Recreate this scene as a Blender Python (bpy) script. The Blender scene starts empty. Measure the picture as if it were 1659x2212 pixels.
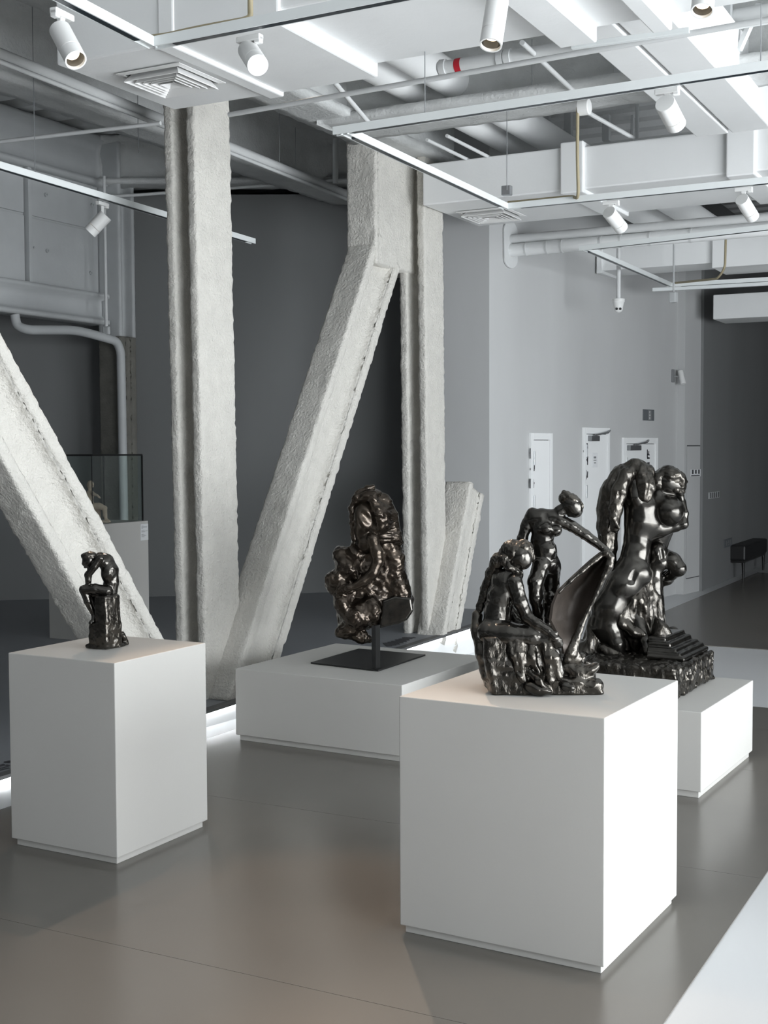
import bpy, math, random
import numpy as np
from mathutils import Vector, Matrix, noise as mnoise
random.seed(7)
scene = bpy.context.scene
COL = scene.collection

# ------------------------------------------------------------------ camera
CX, CY, FPX = 829.5, 1106.0, 2752.75
PITCH, ROLL, CAMH = math.radians(2.7918), math.radians(-0.2495), 1.83
K = CAMH/1.6
_cp, _sp = math.cos(PITCH), math.sin(PITCH)
_r0 = np.array([1, 0, 0.]); CW = np.array([0, _cp, -_sp]); _u0 = np.array([0, _sp, _cp])
CR = math.cos(ROLL)*_r0+math.sin(ROLL)*_u0
CU = -math.sin(ROLL)*_r0+math.cos(ROLL)*_u0
CO = np.array([0, 0, CAMH])
def ray(x, y): return CW+CR*(x-CX)/FPX+CU*(CY-y)/FPX
def at_z(x, y, z):
    d = ray(x, y); return CO+d*((z-CAMH)/d[2])
def at_y(x, y, Y):
    d = ray(x, y); return CO+d*(Y/d[1])
def at_plane(x, y, p, n):
    d = ray(x, y); return CO+d*(np.dot(np.asarray(p)-CO, n)/np.dot(d, n))
cam = bpy.data.cameras.new('camera'); camo = bpy.data.objects.new('camera', cam); COL.objects.link(camo)
cam.sensor_fit = 'HORIZONTAL'; cam.sensor_width = 36.0; cam.lens = FPX/1659*36.0
cam.clip_start = 0.05; cam.clip_end = 200
camo.matrix_world = Matrix(((CR[0], CU[0], -CW[0], 0), (CR[1], CU[1], -CW[1], 0), (CR[2], CU[2], -CW[2], CAMH), (0, 0, 0, 1)))
scene.camera = camo

# building grid: B2 runs away to the right, B1 away to the left
BA = math.radians(27.9)
B2 = np.array([math.sin(BA), math.cos(BA), 0]); B1 = np.array([-math.cos(BA), math.sin(BA), 0]); ZZ = np.array([0, 0, 1.])
BX = -B1
def g2w(X, Y, Z=0): return BX*X+B2*Y+ZZ*Z      # building coordinates to world
def w2g(p): return np.array([np.dot(p, BX), np.dot(p, B2), p[2]])

# ------------------------------------------------------------------ materials
def mat(name, col, rough=.6, metal=0., bump=0., bscale=40., var=0., vscale=3., spec=.5, coat=0., stretch=None, detail=4., emis=None, bdist=.01):
    m = bpy.data.materials.new(name); m.use_nodes = True
    nt = m.node_tree; b = nt.nodes['Principled BSDF']
    b.inputs['Base Color'].default_value = (*col, 1); b.inputs['Roughness'].default_value = rough
    b.inputs['Metallic'].default_value = metal; b.inputs['Specular IOR Level'].default_value = spec
    b.inputs['Coat Weight'].default_value = coat; b.inputs['Coat Roughness'].default_value = .15
    tc = nt.nodes.new('ShaderNodeTexCoord'); vec = tc.outputs['Object']
    if stretch:
        mp = nt.nodes.new('ShaderNodeMapping'); mp.inputs['Scale'].default_value = stretch
        nt.links.new(vec, mp.inputs['Vector']); vec = mp.outputs['Vector']
    if var:
        n = nt.nodes.new('ShaderNodeTexNoise'); n.inputs['Scale'].default_value = vscale; n.inputs['Detail'].default_value = 5
        nt.links.new(vec, n.inputs['Vector'])
        r = nt.nodes.new('ShaderNodeValToRGB')
        r.color_ramp.elements[0].position = .3; r.color_ramp.elements[1].position = .7
        r.color_ramp.elements[0].color = (*[c*(1-var) for c in col], 1); r.color_ramp.elements[1].color = (*[min(1, c*(1+var)) for c in col], 1)
        nt.links.new(n.outputs['Fac'], r.inputs['Fac']); nt.links.new(r.outputs['Color'], b.inputs['Base Color'])
    if bump:
        n2 = nt.nodes.new('ShaderNodeTexNoise'); n2.inputs['Scale'].default_value = bscale; n2.inputs['Detail'].default_value = detail
        n2.inputs['Roughness'].default_value = .6
        nt.links.new(vec, n2.inputs['Vector'])
        bp = nt.nodes.new('ShaderNodeBump'); bp.inputs['Strength'].default_value = bump; bp.inputs['Distance'].default_value = bdist
        nt.links.new(n2.outputs['Fac'], bp.inputs['Height']); nt.links.new(bp.outputs['Normal'], b.inputs['Normal'])
    if emis:
        b.inputs['Emission Color'].default_value = (*emis[0], 1); b.inputs['Emission Strength'].default_value = emis[1]
    return m
M = {}
M['plinth'] = mat('plinth_paint', (.545, .535, .51), .55, var=.02, vscale=1.5, bump=.04, bscale=60)
M['spray'] = mat('sprayed_fireproofing', (.68, .66, .615), .95, bump=.9, bscale=46, var=.05, vscale=9, spec=.1, detail=5, bdist=.022)
M['spray_dark'] = mat('dark_sprayed_fireproofing', (.20, .195, .175), .95, bump=.5, bscale=40, var=.12, vscale=8, spec=.1, bdist=.02)
M['duct'] = mat('white_duct_wrap', (.86, .87, .87), .6, bump=.12, bscale=14, var=.02, vscale=2.2, bdist=.015)
M['white'] = mat('white_enamel', (.80, .80, .79), .4)
M['rail'] = mat('track_white', (.78, .81, .81), .35)
M['slot'] = mat('track_slot', (.012, .02, .028), .3)
M['pipe'] = mat('painted_pipe', (.66, .67, .67), .5, bump=.1, bscale=30, var=.03)
M['steel'] = mat('painted_steel', (.50, .515, .52), .6, bump=.15, bscale=25, var=.04, vscale=4)
M['beam'] = mat('sprayed_beam', (.60, .61, .605), .9, bump=.5, bscale=30, var=.06, vscale=6, spec=.15, bdist=.02)
M['deck'] = mat('corrugated_deck', (.62, .63, .63), .7, bump=.15, bscale=20, var=.05)
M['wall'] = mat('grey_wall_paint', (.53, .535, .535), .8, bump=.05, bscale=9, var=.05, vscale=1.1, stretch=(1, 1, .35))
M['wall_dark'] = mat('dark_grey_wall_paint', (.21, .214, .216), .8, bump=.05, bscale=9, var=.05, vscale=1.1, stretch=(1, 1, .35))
M['floor_light'] = mat('light_grey_floor', (.60, .61, .62), .36, var=.02, vscale=.8)
M['floor_brown'] = mat('taupe_floor', (.138, .129, .116), .25, var=.05, vscale=.7, bump=.015, bscale=90)
M['platform'] = mat('blue_grey_floor', (.24, .25, .265), .42, var=.04, vscale=1.0)
M['edge'] = mat('dark_edge_trim', (.10, .10, .10), .5)
M['riser'] = mat('white_riser', (.86, .87, .87), .5)
M['black'] = mat('black_steel', (.012, .012, .012), .35, var=.2, vscale=5)
M['bronze'] = mat('dark_bronze', (.056, .052, .046), .22, metal=.9, bump=.16, bscale=34, var=.35, vscale=9, coat=.3, bdist=.006)
M['bronze_rough'] = mat('chased_bronze', (.060, .054, .046), .25, metal=.9, bump=.55, bscale=30, var=.45, vscale=8, coat=.3, bdist=.012, stretch=(1.2, 1.2, .45))
M['bronze_warm'] = mat('brown_bronze', (.058, .045, .034),   .25, metal=.85, bump=.45, bscale=26, var=.45, vscale=7, coat=.25, bdist=.008)
M['bronze_inner'] = mat('matte_brown_bronze', (.050, .040, .033), .5, metal=.35, bump=.2, bscale=40, var=.3, vscale=12)
M['terracotta'] = mat('pale_plaster', (.55, .43, .34), .8, var=.15, vscale=14)
M['door'] = mat('white_door', (.90, .91, .91), .4)
M['metal'] = mat('brushed_metal', (.35, .36, .37), .35, metal=.8)
M['grey'] = mat('grey_plastic', (.22, .225, .23), .5)
M['mark'] = mat('dark_lettering', (.05, .05, .055), .6)
M['paper'] = mat('white_paper', (.78, .79, .80), .7)
M['red'] = mat('red_band', (.50, .015, .03), .5)
M['cable'] = mat('tan_cable', (.36, .31, .20), .6)
M['sign'] = mat('grey_sign', (.13, .14, .15), .5)
M['leather'] = mat('black_bench', (.012, .012, .013), .5)
M['lamp'] = mat('lamp_glow', (1, .9, .75), .3, emis=((1, .82, .6), 30.))
M['lampdim'] = mat('lamp_lens', (1, .9, .75), .3, emis=((1, .84, .62), 2.2))
M['led'] = mat('led_glow', (1, 1, 1), .5, emis=((.95, .98, 1), 18.))
M['inner'] = mat('lamp_reflector', (.02, .02, .02), .3)
M['frame'] = mat('window_frame', (.25, .26, .27), .5)
g = bpy.data.materials.new('case_glass'); g.use_nodes = True
nt = g.node_tree; nt.nodes.clear()
o_ = nt.nodes.new('ShaderNodeOutputMaterial'); mx = nt.nodes.new('ShaderNodeMixShader'); tr = nt.nodes.new('ShaderNodeBsdfTransparent'); gl = nt.nodes.new('ShaderNodeBsdfGlossy')
tr.inputs['Color'].default_value = (.93, .96, .95, 1); gl.inputs['Roughness'].default_value = .02
mx.inputs['Fac'].default_value = .05
nt.links.new(tr.outputs[0], mx.inputs[1]); nt.links.new(gl.outputs[0], mx.inputs[2]); nt.links.new(mx.outputs[0], o_.inputs['Surface'])
M['glass'] = g

# ------------------------------------------------------------------ object helpers
ORG = {}
def thing(name, label, cat, loc, group=None):
    o = bpy.data.objects.new(name, None); o.empty_display_size = .1; COL.objects.link(o)
    o.location = tuple(float(v) for v in loc); ORG[o.name] = np.array(loc, float)
    o['label'] = label; o['category'] = cat
    if group: o['group'] = group
    return o
def tag(o, label, cat, group=None):
    o['label'] = label; o['category'] = cat
    if group: o['group'] = group
    return o
def link_mesh(name, verts, faces, m, parent=None, smooth=False, bevel=0, label=None, origin=None, auto=None):
    verts = np.asarray(verts, float)
    org = ORG[parent.name] if parent is not None else (np.zeros(3) if origin is None else np.asarray(origin, float))
    me = bpy.data.meshes.new(name)
    me.from_pydata([tuple(v) for v in (verts-org)], [], [tuple(int(i) for i in f) for f in faces]); me.update()
    o = bpy.data.objects.new(name, me); COL.objects.link(o)
    if m is not None: me.materials.append(m)
    if parent is not None: o.parent = parent
    else: o.location = tuple(org)
    ORG[o.name] = org
    if smooth:
        me.polygons.foreach_set('use_smooth', [True]*len(me.polygons))
    if auto:
        me.polygons.foreach_set('use_smooth', [True]*len(me.polygons))
        try: me.set_sharp_from_angle(angle=math.radians(auto))
        except Exception: pass
    if bevel:
        b = o.modifiers.new('bevel', 'BEVEL'); b.width = bevel; b.segments = 2; b.limit_method = 'ANGLE'
    if label: o['label'] = label
    return o
def nrm(v): v = np.asarray(v, float); return v/np.linalg.norm(v)
def perp(d):
    d = nrm(d); a = np.array([0, 0, 1.]) if abs(d[2]) < .9 else np.array([1., 0, 0]); u = nrm(np.cross(a, d)); return u, np.cross(d, u)
class MB:
    def __init__(s): s.v = []; s.f = []
    def add(s, v, f):
        n = len(s.v); s.v += [np.asarray(p, float) for p in v]; s.f += [tuple(i+n for i in q) for q in f]; return s
    def para(s, o, a, b, c):                                   # corner o and three edge vectors
        o, a, b, c = map(lambda q: np.asarray(q, float), (o, a, b, c))
        v = [o, o+a, o+a+b, o+b, o+c, o+a+c, o+a+b+c, o+b+c]
        f = [(0, 3, 2, 1), (4, 5, 6, 7), (0, 1, 5, 4), (1, 2, 6, 5), (2, 3, 7, 6), (3, 0, 4, 7)]
        if np.dot(np.cross(a, b), c) < 0: f = [q[::-1] for q in f]
        return s.add(v, f)
    def box(s, c, size, ax=None):
        ax = ax or (np.array([1., 0, 0]), np.array([0, 1., 0]), ZZ)
        a, b, d = [np.asarray(ax[i], float)*size[i] for i in range(3)]
        return s.para(np.asarray(c, float)-(a+b+d)/2, a, b, d)
    def bar(s, p, q, w, h, up=ZZ):                             # rectangular bar from p to q
        p, q = np.asarray(p, float), np.asarray(q, float); d = nrm(q-p); x = nrm(np.cross(d, up)); y = np.cross(x, d)
        return s.para(p-x*w/2-y*h/2, x*w, y*h, q-p)
    def tube(s, pts, r, n=14, caps=True):
        pts = [np.asarray(p, float) for p in pts]; rr = r if hasattr(r, '__len__') else [r]*len(pts)
        base = len(s.v); u = None
        for i, p in enumerate(pts):
            d = nrm((pts[min(i+1, len(pts)-1)]-pts[max(i-1, 0)]))
            if u is None: u, _ = perp(d)
            u = nrm(u-d*np.dot(u, d)); w = np.cross(d, u)
            for k in range(n):
                t = 2*math.pi*k/n; s.v.append(p+(u*math.cos(t)+w*math.sin(t))*rr[i])
        for i in range(len(pts)-1):
            for k in range(n):
                a = base+i*n+k; b = base+i*n+(k+1) % n; s.f.append((a, b, b+n, a+n))
        if caps:
            s.f.append(tuple(base+k for k in range(n))[::-1]); s.f.append(tuple(base+(len(pts)-1)*n+k for k in range(n)))
        return s
    def prism(s, poly, ext):                                   # closed polygon (3d points) pushed along ext
        n = len(poly); p = [np.asarray(q, float) for q in poly]; ext = np.asarray(ext, float)
        nn = sum((np.cross(p[i], p[(i+1) % n]) for i in range(n)), np.zeros(3))
        if np.dot(nn, ext) > 0: p = p[::-1]
        f = [tuple(range(n)), tuple(range(2*n-1, n-1, -1))]+[(i, i+n, (i+1) % n+n, (i+1) % n) for i in range(n)]
        return s.add(p+[q+ext for q in p], f)
    def quad(s, a, b, c, d): return s.add([a, b, c, d], [(0, 1, 2, 3)])
    def build(s, name, m, parent=None, **k): return link_mesh(name, s.v, s.f, m, parent, **k)
def bend(pts, r=.06, n=6):                                     # polyline with rounded corners
    pts = [np.asarray(p, float) for p in pts]; out = [pts[0]]
    for i in range(1, len(pts)-1):
        a, b, c = pts[i-1], pts[i], pts[i+1]; rr = min(r, np.linalg.norm(a-b)*.45, np.linalg.norm(c-b)*.45)
        p, q = b+nrm(a-b)*rr, b+nrm(c-b)*rr
        for k in range(n+1):
            t = k/n; out.append((1-t)**2*p+2*t*(1-t)*b+t*t*q)
    out.append(pts[-1]); return out
def struct(o): o['kind'] = 'structure'; return o
# ------------------------------------------------------------------ floor and ramp platform
DECK = 5.08
def slope_x(Q, d, X):                                           # how far along d from Q until the view column X is met
    m = CR*FPX-(X-CX)*CW; return -np.dot(np.asarray(Q)-CO, m)/np.dot(d, m)
R0, R1 = at_z(0, 1695, 0), at_z(1021, 1409, 0)
RE = nrm(R1-R0); RN = np.array([RE[1], -RE[0], 0])              # RN points to the room side
T0 = at_plane(0, 1676, R0, RN); T1 = at_plane(1017, 1352, R0, RN)
_s0, _s1 = np.dot(T0-R0, RE), np.dot(T1-R0, RE)
def plat_z(p): return T0[2]+(np.dot(np.asarray(p)-R0, RE)-_s0)*(T1[2]-T0[2])/(_s1-_s0)
_pe = nrm(T1-T0); PN = np.cross(_pe, RN); PN = PN if PN[2] > 0 else -PN
def at_plat(x, y): return at_plane(x, y, T0, PN)

def floor_quad(name, pts, m, z0, z1):
    mb = MB(); mb.prism([np.array([p[0], p[1], z0]) for p in pts], ZZ*(z1-z0)); return struct(mb.build(name, m))
floor_quad('floor', [g2w(-20, -8), g2w(6.2, -8), g2w(6.2, 26), g2w(-20, 26)], M['floor_light'], -.2, 0)
# taupe sheet flooring of the show area, its far neighbour beyond a pale strip
bl0, bl1 = at_z(0, 1755, 0), at_z(508, 1574, 0); XL = .5*(w2g(bl0)[0]+w2g(bl1)[0])
br0, br1 = at_z(1420, 2212, 0), at_z(1659, 1900, 0); XR = .5*(w2g(br0)[0]+w2g(br1)[0])
YA = w2g(at_z(1640, 1529, 0))[1]
YB = w2g(at_z(1580, 1399, 0))[1]; XB = w2g(at_z(1520, 1286, 0))[0]
sp = .006
def sheet(x0, x1, y0, y1, name='floor'):
    mb = MB(); n = max(1, round((y1-y0)/1.83)); st = (y1-y0)/n
    for i in range(n):
        mb.para(g2w(x0, y0+i*st+.0012, .0), BX*(x1-x0), B2*(st-.0024), ZZ*sp)
    return struct(mb.build(name, M['floor_brown']))
sheet(XL, XR, YA-1.83*5, YA)
sheet(XB, 4.0, YB, YB+7.3)
f1 = at_z(1517, 1270, 0); WC = at_y(1057, 1100, 12.3); WC[2] = 0; f0 = WC
DW = nrm(f1-f0); DN = np.array([DW[1], -DW[0], 0])               # along the door wall, and its normal into the room
if np.dot(DN, BX) < 0: DN = -DN
# ramp platform
def rp(s, t, z=None):
    p = R0+RE*s-RN*t; return np.array([p[0], p[1], plat_z(p) if z is None else z])
S_A, S_B = -1.1, 8.6
mb = MB()
mb.add([rp(S_A, 0), rp(S_B, 0), rp(S_B, 14), rp(S_A, 14), rp(S_A, 0, 0), rp(S_B, 0, 0), rp(S_B, 14, 0), rp(S_A, 14, 0)],
       [(0, 1, 2, 3), (0, 4, 5, 1), (1, 5, 6, 2), (2, 6, 7, 3), (3, 7, 4, 0)])
struct(mb.build('floor', M['platform']))
S_W = np.dot(WC-R0, RE)-.02
mb = MB(); a, b = rp(S_A, -.006), rp(S_W, -.006)
mb.add([np.r_[a[:2], 0], np.r_[b[:2], 0], b-ZZ*.004, a-ZZ*.004, np.r_[a[:2], 0]-RN*.02, np.r_[b[:2], 0]-RN*.02, b-RN*.02-ZZ*.004, a-RN*.02-ZZ*.004],
       [(0, 1, 2, 3), (4, 7, 6, 5), (0, 3, 7, 4), (1, 5, 6, 2), (3, 2, 6, 7), (0, 4, 5, 1)])
struct(mb.build('trim_1', M['riser']))
mb = MB(); a, b = rp(S_A, -.012), rp(S_W, -.012); mb.para(a-ZZ*.016+RN*.018, b-a, -RN*.068, ZZ*.021); struct(mb.build('trim_2', M['edge']))
mb = MB(); mb.para(a-ZZ*.0215+RN*.012, b-a, -RN*.012, ZZ*.005); led = mb.build('led_strip', M['led'], origin=a); tag(led, 'thin white light strip under the dark rim of the raised floor', 'light strip')

# ------------------------------------------------------------------ walls
def on_wall(x, y, off=0.): return at_plane(x, y, f0+DN*off, DN)
def wall_x(X): return WC+DW*slope_x(WC, DW, X)                   # foot of the door wall at view column X
def slab(name, p, q, nout, th, z0, z1, m):
    mb = MB(); mb.para(np.r_[p[:2], z0], np.r_[(q-p)[:2], 0], nout*th, ZZ*(z1-z0)); return struct(mb.build(name, m))
w_end = wall_x(1520)
bw = at_plat(200, 1292); BY = bw[1]
EL = WC+B1*slope_x(WC, B1, 903)
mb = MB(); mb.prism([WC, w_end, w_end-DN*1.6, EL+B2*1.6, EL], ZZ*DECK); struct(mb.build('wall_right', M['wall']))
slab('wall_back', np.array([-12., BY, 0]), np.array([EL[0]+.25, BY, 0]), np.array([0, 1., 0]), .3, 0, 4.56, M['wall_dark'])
d0 = at_z(1520, 1275, 0); d1 = at_z(1600, 1241, 0); dd = nrm(d1-d0)
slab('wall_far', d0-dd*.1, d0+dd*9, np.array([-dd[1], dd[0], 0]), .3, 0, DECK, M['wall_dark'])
# pilaster at the far end of the door wall and the shallow return beside the third door
p0, p1 = on_wall(1477, 1200, .10), on_wall(1519, 1200, .10)
p0 = np.r_[(p0-DN*.10)[:2], 0]; p1 = np.r_[(p1-DN*.10)[:2], 0]
slab('trim_3', p0, p1, DN, .10, 0, DECK, M['wall'])
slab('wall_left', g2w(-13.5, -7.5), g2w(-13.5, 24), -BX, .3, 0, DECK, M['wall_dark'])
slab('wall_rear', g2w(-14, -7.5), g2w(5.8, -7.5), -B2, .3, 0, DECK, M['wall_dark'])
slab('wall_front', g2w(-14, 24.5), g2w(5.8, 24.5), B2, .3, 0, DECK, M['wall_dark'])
# window side: sill, head and piers leave tall openings to the daylight
WXR = 5.4
W_Y0, W_Y1 = -1.5, 9.0
WTOP = 3.05
slab('wall_window', g2w(WXR, -7.6), g2w(WXR, W_Y0), BX, .3, 0, DECK, M['wall'])
slab('wall_window', g2w(WXR, W_Y1), g2w(WXR, 24.6), BX, .3, 0, DECK, M['wall_dark'])
slab('wall_window', g2w(WXR, W_Y0), g2w(WXR, W_Y1), BX, .3, WTOP, DECK, M['wall'])
slab('wall_window', g2w(WXR, W_Y0), g2w(WXR, W_Y1), BX, .3, 0, .12, M['wall'])
nb = 6; st = (W_Y1-W_Y0)/nb
for i in range(nb):
    mb = MB(); y0 = W_Y0+i*st
    for (a, b, z0, z1) in ((y0, y0+.06, .12, WTOP), (y0+st-.06, y0+st, .12, WTOP), (y0, y0+st, .12, .18), (y0, y0+st, WTOP-.06, WTOP), (y0, y0+st, 2.5, 2.56)):
        mb.para(g2w(WXR+.08, a, z0), B2*(b-a), BX*.08, ZZ*(z1-z0))
    struct(mb.build('window_%d' % (i+1), M['frame']))

# ------------------------------------------------------------------ corrugated deck and beams
mb = MB(); pitch = .40; xs = (-13.6, 5.8); y = -7.6; pr = []
while y < 25:
    for (o, z) in ((0, DECK), (.16, DECK), (.20, DECK+.075), (.36, DECK+.075)): pr.append((y+o, z))
    y += pitch
v = []; f = []
for (yy, z) in pr: v += [g2w(xs[0], yy, z), g2w(xs[1], yy, z)]
for i in range(len(pr)-1): f.append((2*i, 2*i+1, 2*i+3, 2*i+2))
mb.add(v, f); n0 = len(mb.v)
mb.para(g2w(xs[0], -7.6, DECK+.20), BX*(xs[1]-xs[0]), B2*32.5, ZZ*.1)
struct(mb.build('ceiling', M['deck']))

def i_beam(name, label, p, q, bw, h, tf=.05, tw=.05, m='beam', rag=.012, cat='beam'):
    """sprayed I beam from p to q (points on the underside), with a slightly ragged skin"""
    p, q = np.asarray(p, float), np.asarray(q, float); d = nrm(q-p); x = nrm(np.cross(d, ZZ)); L = np.linalg.norm(q-p)
    fil = .05
    half = [(bw/2, 0), (bw/2, tf), (tw/2+fil, tf+.01), (tw/2, tf+fil), (tw/2, h-tf-.02), (bw/2, h-tf), (bw/2, h)]
    prof = half+[(-a, b) for a, b in half[::-1]]
    out = []
    for i in range(len(prof)):
        a, b = np.array(prof[i]), np.array(prof[(i+1) % len(prof)]); k = max(1, int(np.linalg.norm(b-a)/.07))
        out += [a+(b-a)*j/k for j in range(k)]
    n = len(out); S = max(2, int(L/.07)); v = []; f = []
    for i in range(S+1):
        c = p+d*(L*i/S)
        for a, b in out:
            pt = c+x*a+ZZ*b
            if rag: pt = pt+(x*np.sign(a)+ZZ*(.6 if b > h/2 else -.6))*rag*mnoise.fractal(Vector(pt*9), 1., 2., 3)
            v.append(pt)
        if i:
            for k in range(n): f.append(((i-1)*n+k, (i-1)*n+(k+1) % n, i*n+(k+1) % n, i*n+k))
    f.append(tuple(range(n))); f.append(tuple(range(S*n, S*n+n))[::-1])
    o = link_mesh(name, v, f, M[m], smooth=True, origin=p)
    return tag(o, label, cat)
GB = 'sprayed ceiling beams'
# beams running away from the window side, parallel to the row of columns
CXL = -4.95
ib = i_beam('ceiling_beam', 'wide sprayed white ceiling beam running over the two leaning column braces', g2w(CXL, 3.2, 4.33), g2w(CXL, 10.7, 4.33), .42, .74, .06); ib['group'] = GB
ib = i_beam('ceiling_beam', 'rough sprayed ceiling beam behind the left air duct and its handrail pipe', g2w(-6.75, 3.5, 4.45), g2w(-6.75, 13.6, 4.45), .34, .64); ib['group'] = GB
ib = i_beam('ceiling_beam', 'sprayed cross beam behind the long track and under the two fat pipes', at_z(800, 278, 4.30)+B1*.3, at_z(800, 278, 4.30)-B1*7.6, .60, .77, .06); ib['group'] = GB
ib = i_beam('ceiling_beam', 'dark sprayed ceiling beam along the top of the far grey wall', np.array([-4.4, BY-.35, 4.58]), np.array([1.8, BY-.35, 4.58]), .34, .49, .05); ib['group'] = GB
ib = i_beam('ceiling_beam', 'short ceiling beam above the far side of the fat pipes at top right', g2w(-.6, 9.0, 4.45), g2w(-.6, 20, 4.45), .3, .6); ib['group'] = GB

# ------------------------------------------------------------------ sprayed H columns and braces
def h_section(name, label, P, Q, sdir, h, w, tf, tw, fil=.06, rag=.011, cat='column', m='spray', group=None, seg=.026, h2=None, parent=None, notag=False):
    """H section from P to Q; flanges are h apart along sdir and w wide"""
    P, Q = np.asarray(P, float), np.asarray(Q, float); d = nrm(Q-P); s = nrm(sdir-d*np.dot(sdir, d)); t = np.cross(d, s)
    L = np.linalg.norm(Q-P); cr = min(.022, tf*.45)
    def quarter():
        pts = []
        H, Wd = h/2, w/2
        for k in range(4):                                       # outer corner
            a = k/3*math.pi/2; pts.append((H-cr+cr*math.cos(a), Wd-cr+cr*math.sin(a)))
        for k in range(4):                                       # inner corner of the flange edge
            a = math.pi/2+k/3*math.pi/2; pts.append((H-tf+cr+cr*math.cos(a), Wd-cr+cr*math.sin(a)))
        for k in range(6):                                       # fillet to the web
            a = k/5*math.pi/2; pts.append((H-tf-fil+fil*math.cos(a), tw/2+fil-fil*math.sin(a)))
        return pts
    q = quarter(); prof = [(0+h/2, 0.)]+q+[(0., tw/2)]+[(-a, b) for a, b in q[::-1]]+[(-h/2, 0.)]
    prof = prof+[(a, -b) for a, b in prof[1:-1][::-1]]
    out = []
    for i in range(len(prof)):
        a, b = np.array(prof[i]), np.array(prof[(i+1) % len(prof)]); k = max(1, int(np.linalg.norm(b-a)/seg))
        out += [a+(b-a)*j/k for j in range(k)]
    out = np.array(out); n = len(out)
    nx = np.roll(out, -1, 0)-np.roll(out, 1, 0); no = np.stack([nx[:, 1], -nx[:, 0]], 1); no /= np.linalg.norm(no, axis=1)[:, None]+1e-9
    S = max(2, int(L/seg)); v = []; f = []
    for i in range(S+1):
        u = i/S; hh = 1 if h2 is None else 1+(h2/h-1)*u
        c = P+(Q-P)*u
        for (a, b), (na, nb_) in zip(out, no):
            pt = c+s*a*hh+t*b
            dn = mnoise.fractal(Vector(pt*26), .9, 2., 3)*rag*.75+mnoise.noise(Vector(pt*5))*rag*.35
            v.append(pt+(s*na+t*nb_)*dn)
        if i:
            for k in range(n): f.append(((i-1)*n+k, i*n+k, i*n+(k+1) % n, (i-1)*n+(k+1) % n))
    f.append(tuple(range(n))); f.append(tuple(range(S*n, S*n+n))[::-1])
    o = link_mesh(name, v, f, M[m], parent, smooth=True, origin=None if parent else P)
    if not notag:
        tag(o, label, cat, group)
    # make sure normals look outward
    import bmesh
    bm = bmesh.new(); bm.from_mesh(o.data); bmesh.ops.recalc_face_normals(bm, faces=bm.faces); bm.to_mesh(o.data); bm.free()
    return o
def column(name, label, base_px, edge_px_bot, top_px, top_edge, far_bot, left_bot, ztop, group):
    Q = at_plat(*base_px)
    T = at_y(top_px[0], top_px[1], Q[1]); sc = (ztop-Q[2])/(T[2]-Q[2]); T = Q+(T-Q)*sc; T[2] = ztop
    w = slope_x(Q+ZZ*.6, B2, far_bot); hh = slope_x(Q+ZZ*.6, B1, left_bot)
    w -= .01; hh -= .01
    off = B1*hh/2+B2*w/2
    o = h_section(name, label, Q+off-ZZ*.03, T+off, B1, hh, w, .075, .07, fil=.085, group=group)
    return o, Q+off, T+off, hh, w
GC = 'sprayed steel columns and braces'
c1, c1b, c1t, c1h, c1w = column('column', 'upright sprayed white steel column behind the left plinth', (447, 1512), 447, (419, 230), 0, 523, 376, 4.36, GC)
c2, c2b, c2t, c2h, c2w = column('column', 'upright sprayed white steel column behind the stand-mounted bronze', (926, 1371), 926, (917, 470), 0, 967, 868, 4.36, GC)
0 and print('columns', c1b, c1h, c1w, c2b, c2h, c2w, w2g(c1b), w2g(c2b))
CXP = .5*(w2g(c1b)[0]+w2g(c2b)[0])
def brace(name, label, up, lo, w=.26, xc=None, ztop=None, zbot=None, tf=.085, tw=.07):
    """two image lines give the outer edges of the near rims of the upper and lower flange"""
    xc = CXP if xc is None else xc
    pl = g2w(xc+w/2, 0)
    U = [at_plane(x, y, pl, BX) for x, y in up]; Lw = [at_plane(x, y, pl, BX) for x, y in lo]
    du, dl = nrm(U[1]-U[0]), nrm(Lw[1]-Lw[0]); d = nrm(du+dl)
    nin = nrm(np.cross(d, BX)); mid = .25*(U[0]+U[1]+Lw[0]+Lw[1])
    h = abs(np.dot(.5*(U[0]+U[1])-.5*(Lw[0]+Lw[1]), nin))
    a = max(np.dot(p-mid, d) for p in (U+Lw)); b = min(np.dot(p-mid, d) for p in (U+Lw))
    A, B = mid+d*b-BX*w/2, mid+d*a-BX*w/2
    if A[2] > B[2]: A, B = B, A
    e = nrm(B-A)
    if zbot is not None: A = A+e*((zbot-A[2])/e[2])
    if ztop is not None: B = B+e*((ztop-B[2])/e[2])
    o = h_section(name, label, A, B, nin, h, w, tf, tw, fil=.07 if tw < .1 else .02, cat='brace', group=GC)
    0 and print(name, 'h', h, 'A', A, 'B', B, w2g(A), w2g(B))
    return o
brace('column_brace', 'sprayed diagonal brace leaning up to the left behind the small seated bronze', ((0, 737), (369, 1379)), ((44, 1052), (169, 1289)), w=.24, ztop=3.4, zbot=.05)
brace('column_brace', 'long sprayed diagonal brace leaning right between the two upright columns', ((834, 440), (568, 1289)), ((877, 552), (640, 1310)), w=.25, ztop=3.50, zbot=.0)
brace('column_brace', 'short sprayed brace stub leaning into the wall right of the second column', ((1020, 1060), (966, 1290)), ((1043, 1060), (1007, 1335)), w=.26, zbot=.1, ztop=1.47, xc=-4.8, tw=.20)
# gusset where the long brace meets the second column
ga = at_plane(808, 400, g2w(CXP+.12, 0), BX); gb = at_plane(912, 400, g2w(CXP+.12, 0), BX)
h_section('gusset', '', np.r_[(.5*(ga+gb)-BX*.12)[:2], 3.36], np.r_[(.5*(ga+gb)-BX*.12)[:2], 4.36], B2, np.linalg.norm(gb-ga), .275, .06, .24, fil=.01, parent=c2, notag=True)

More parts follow.
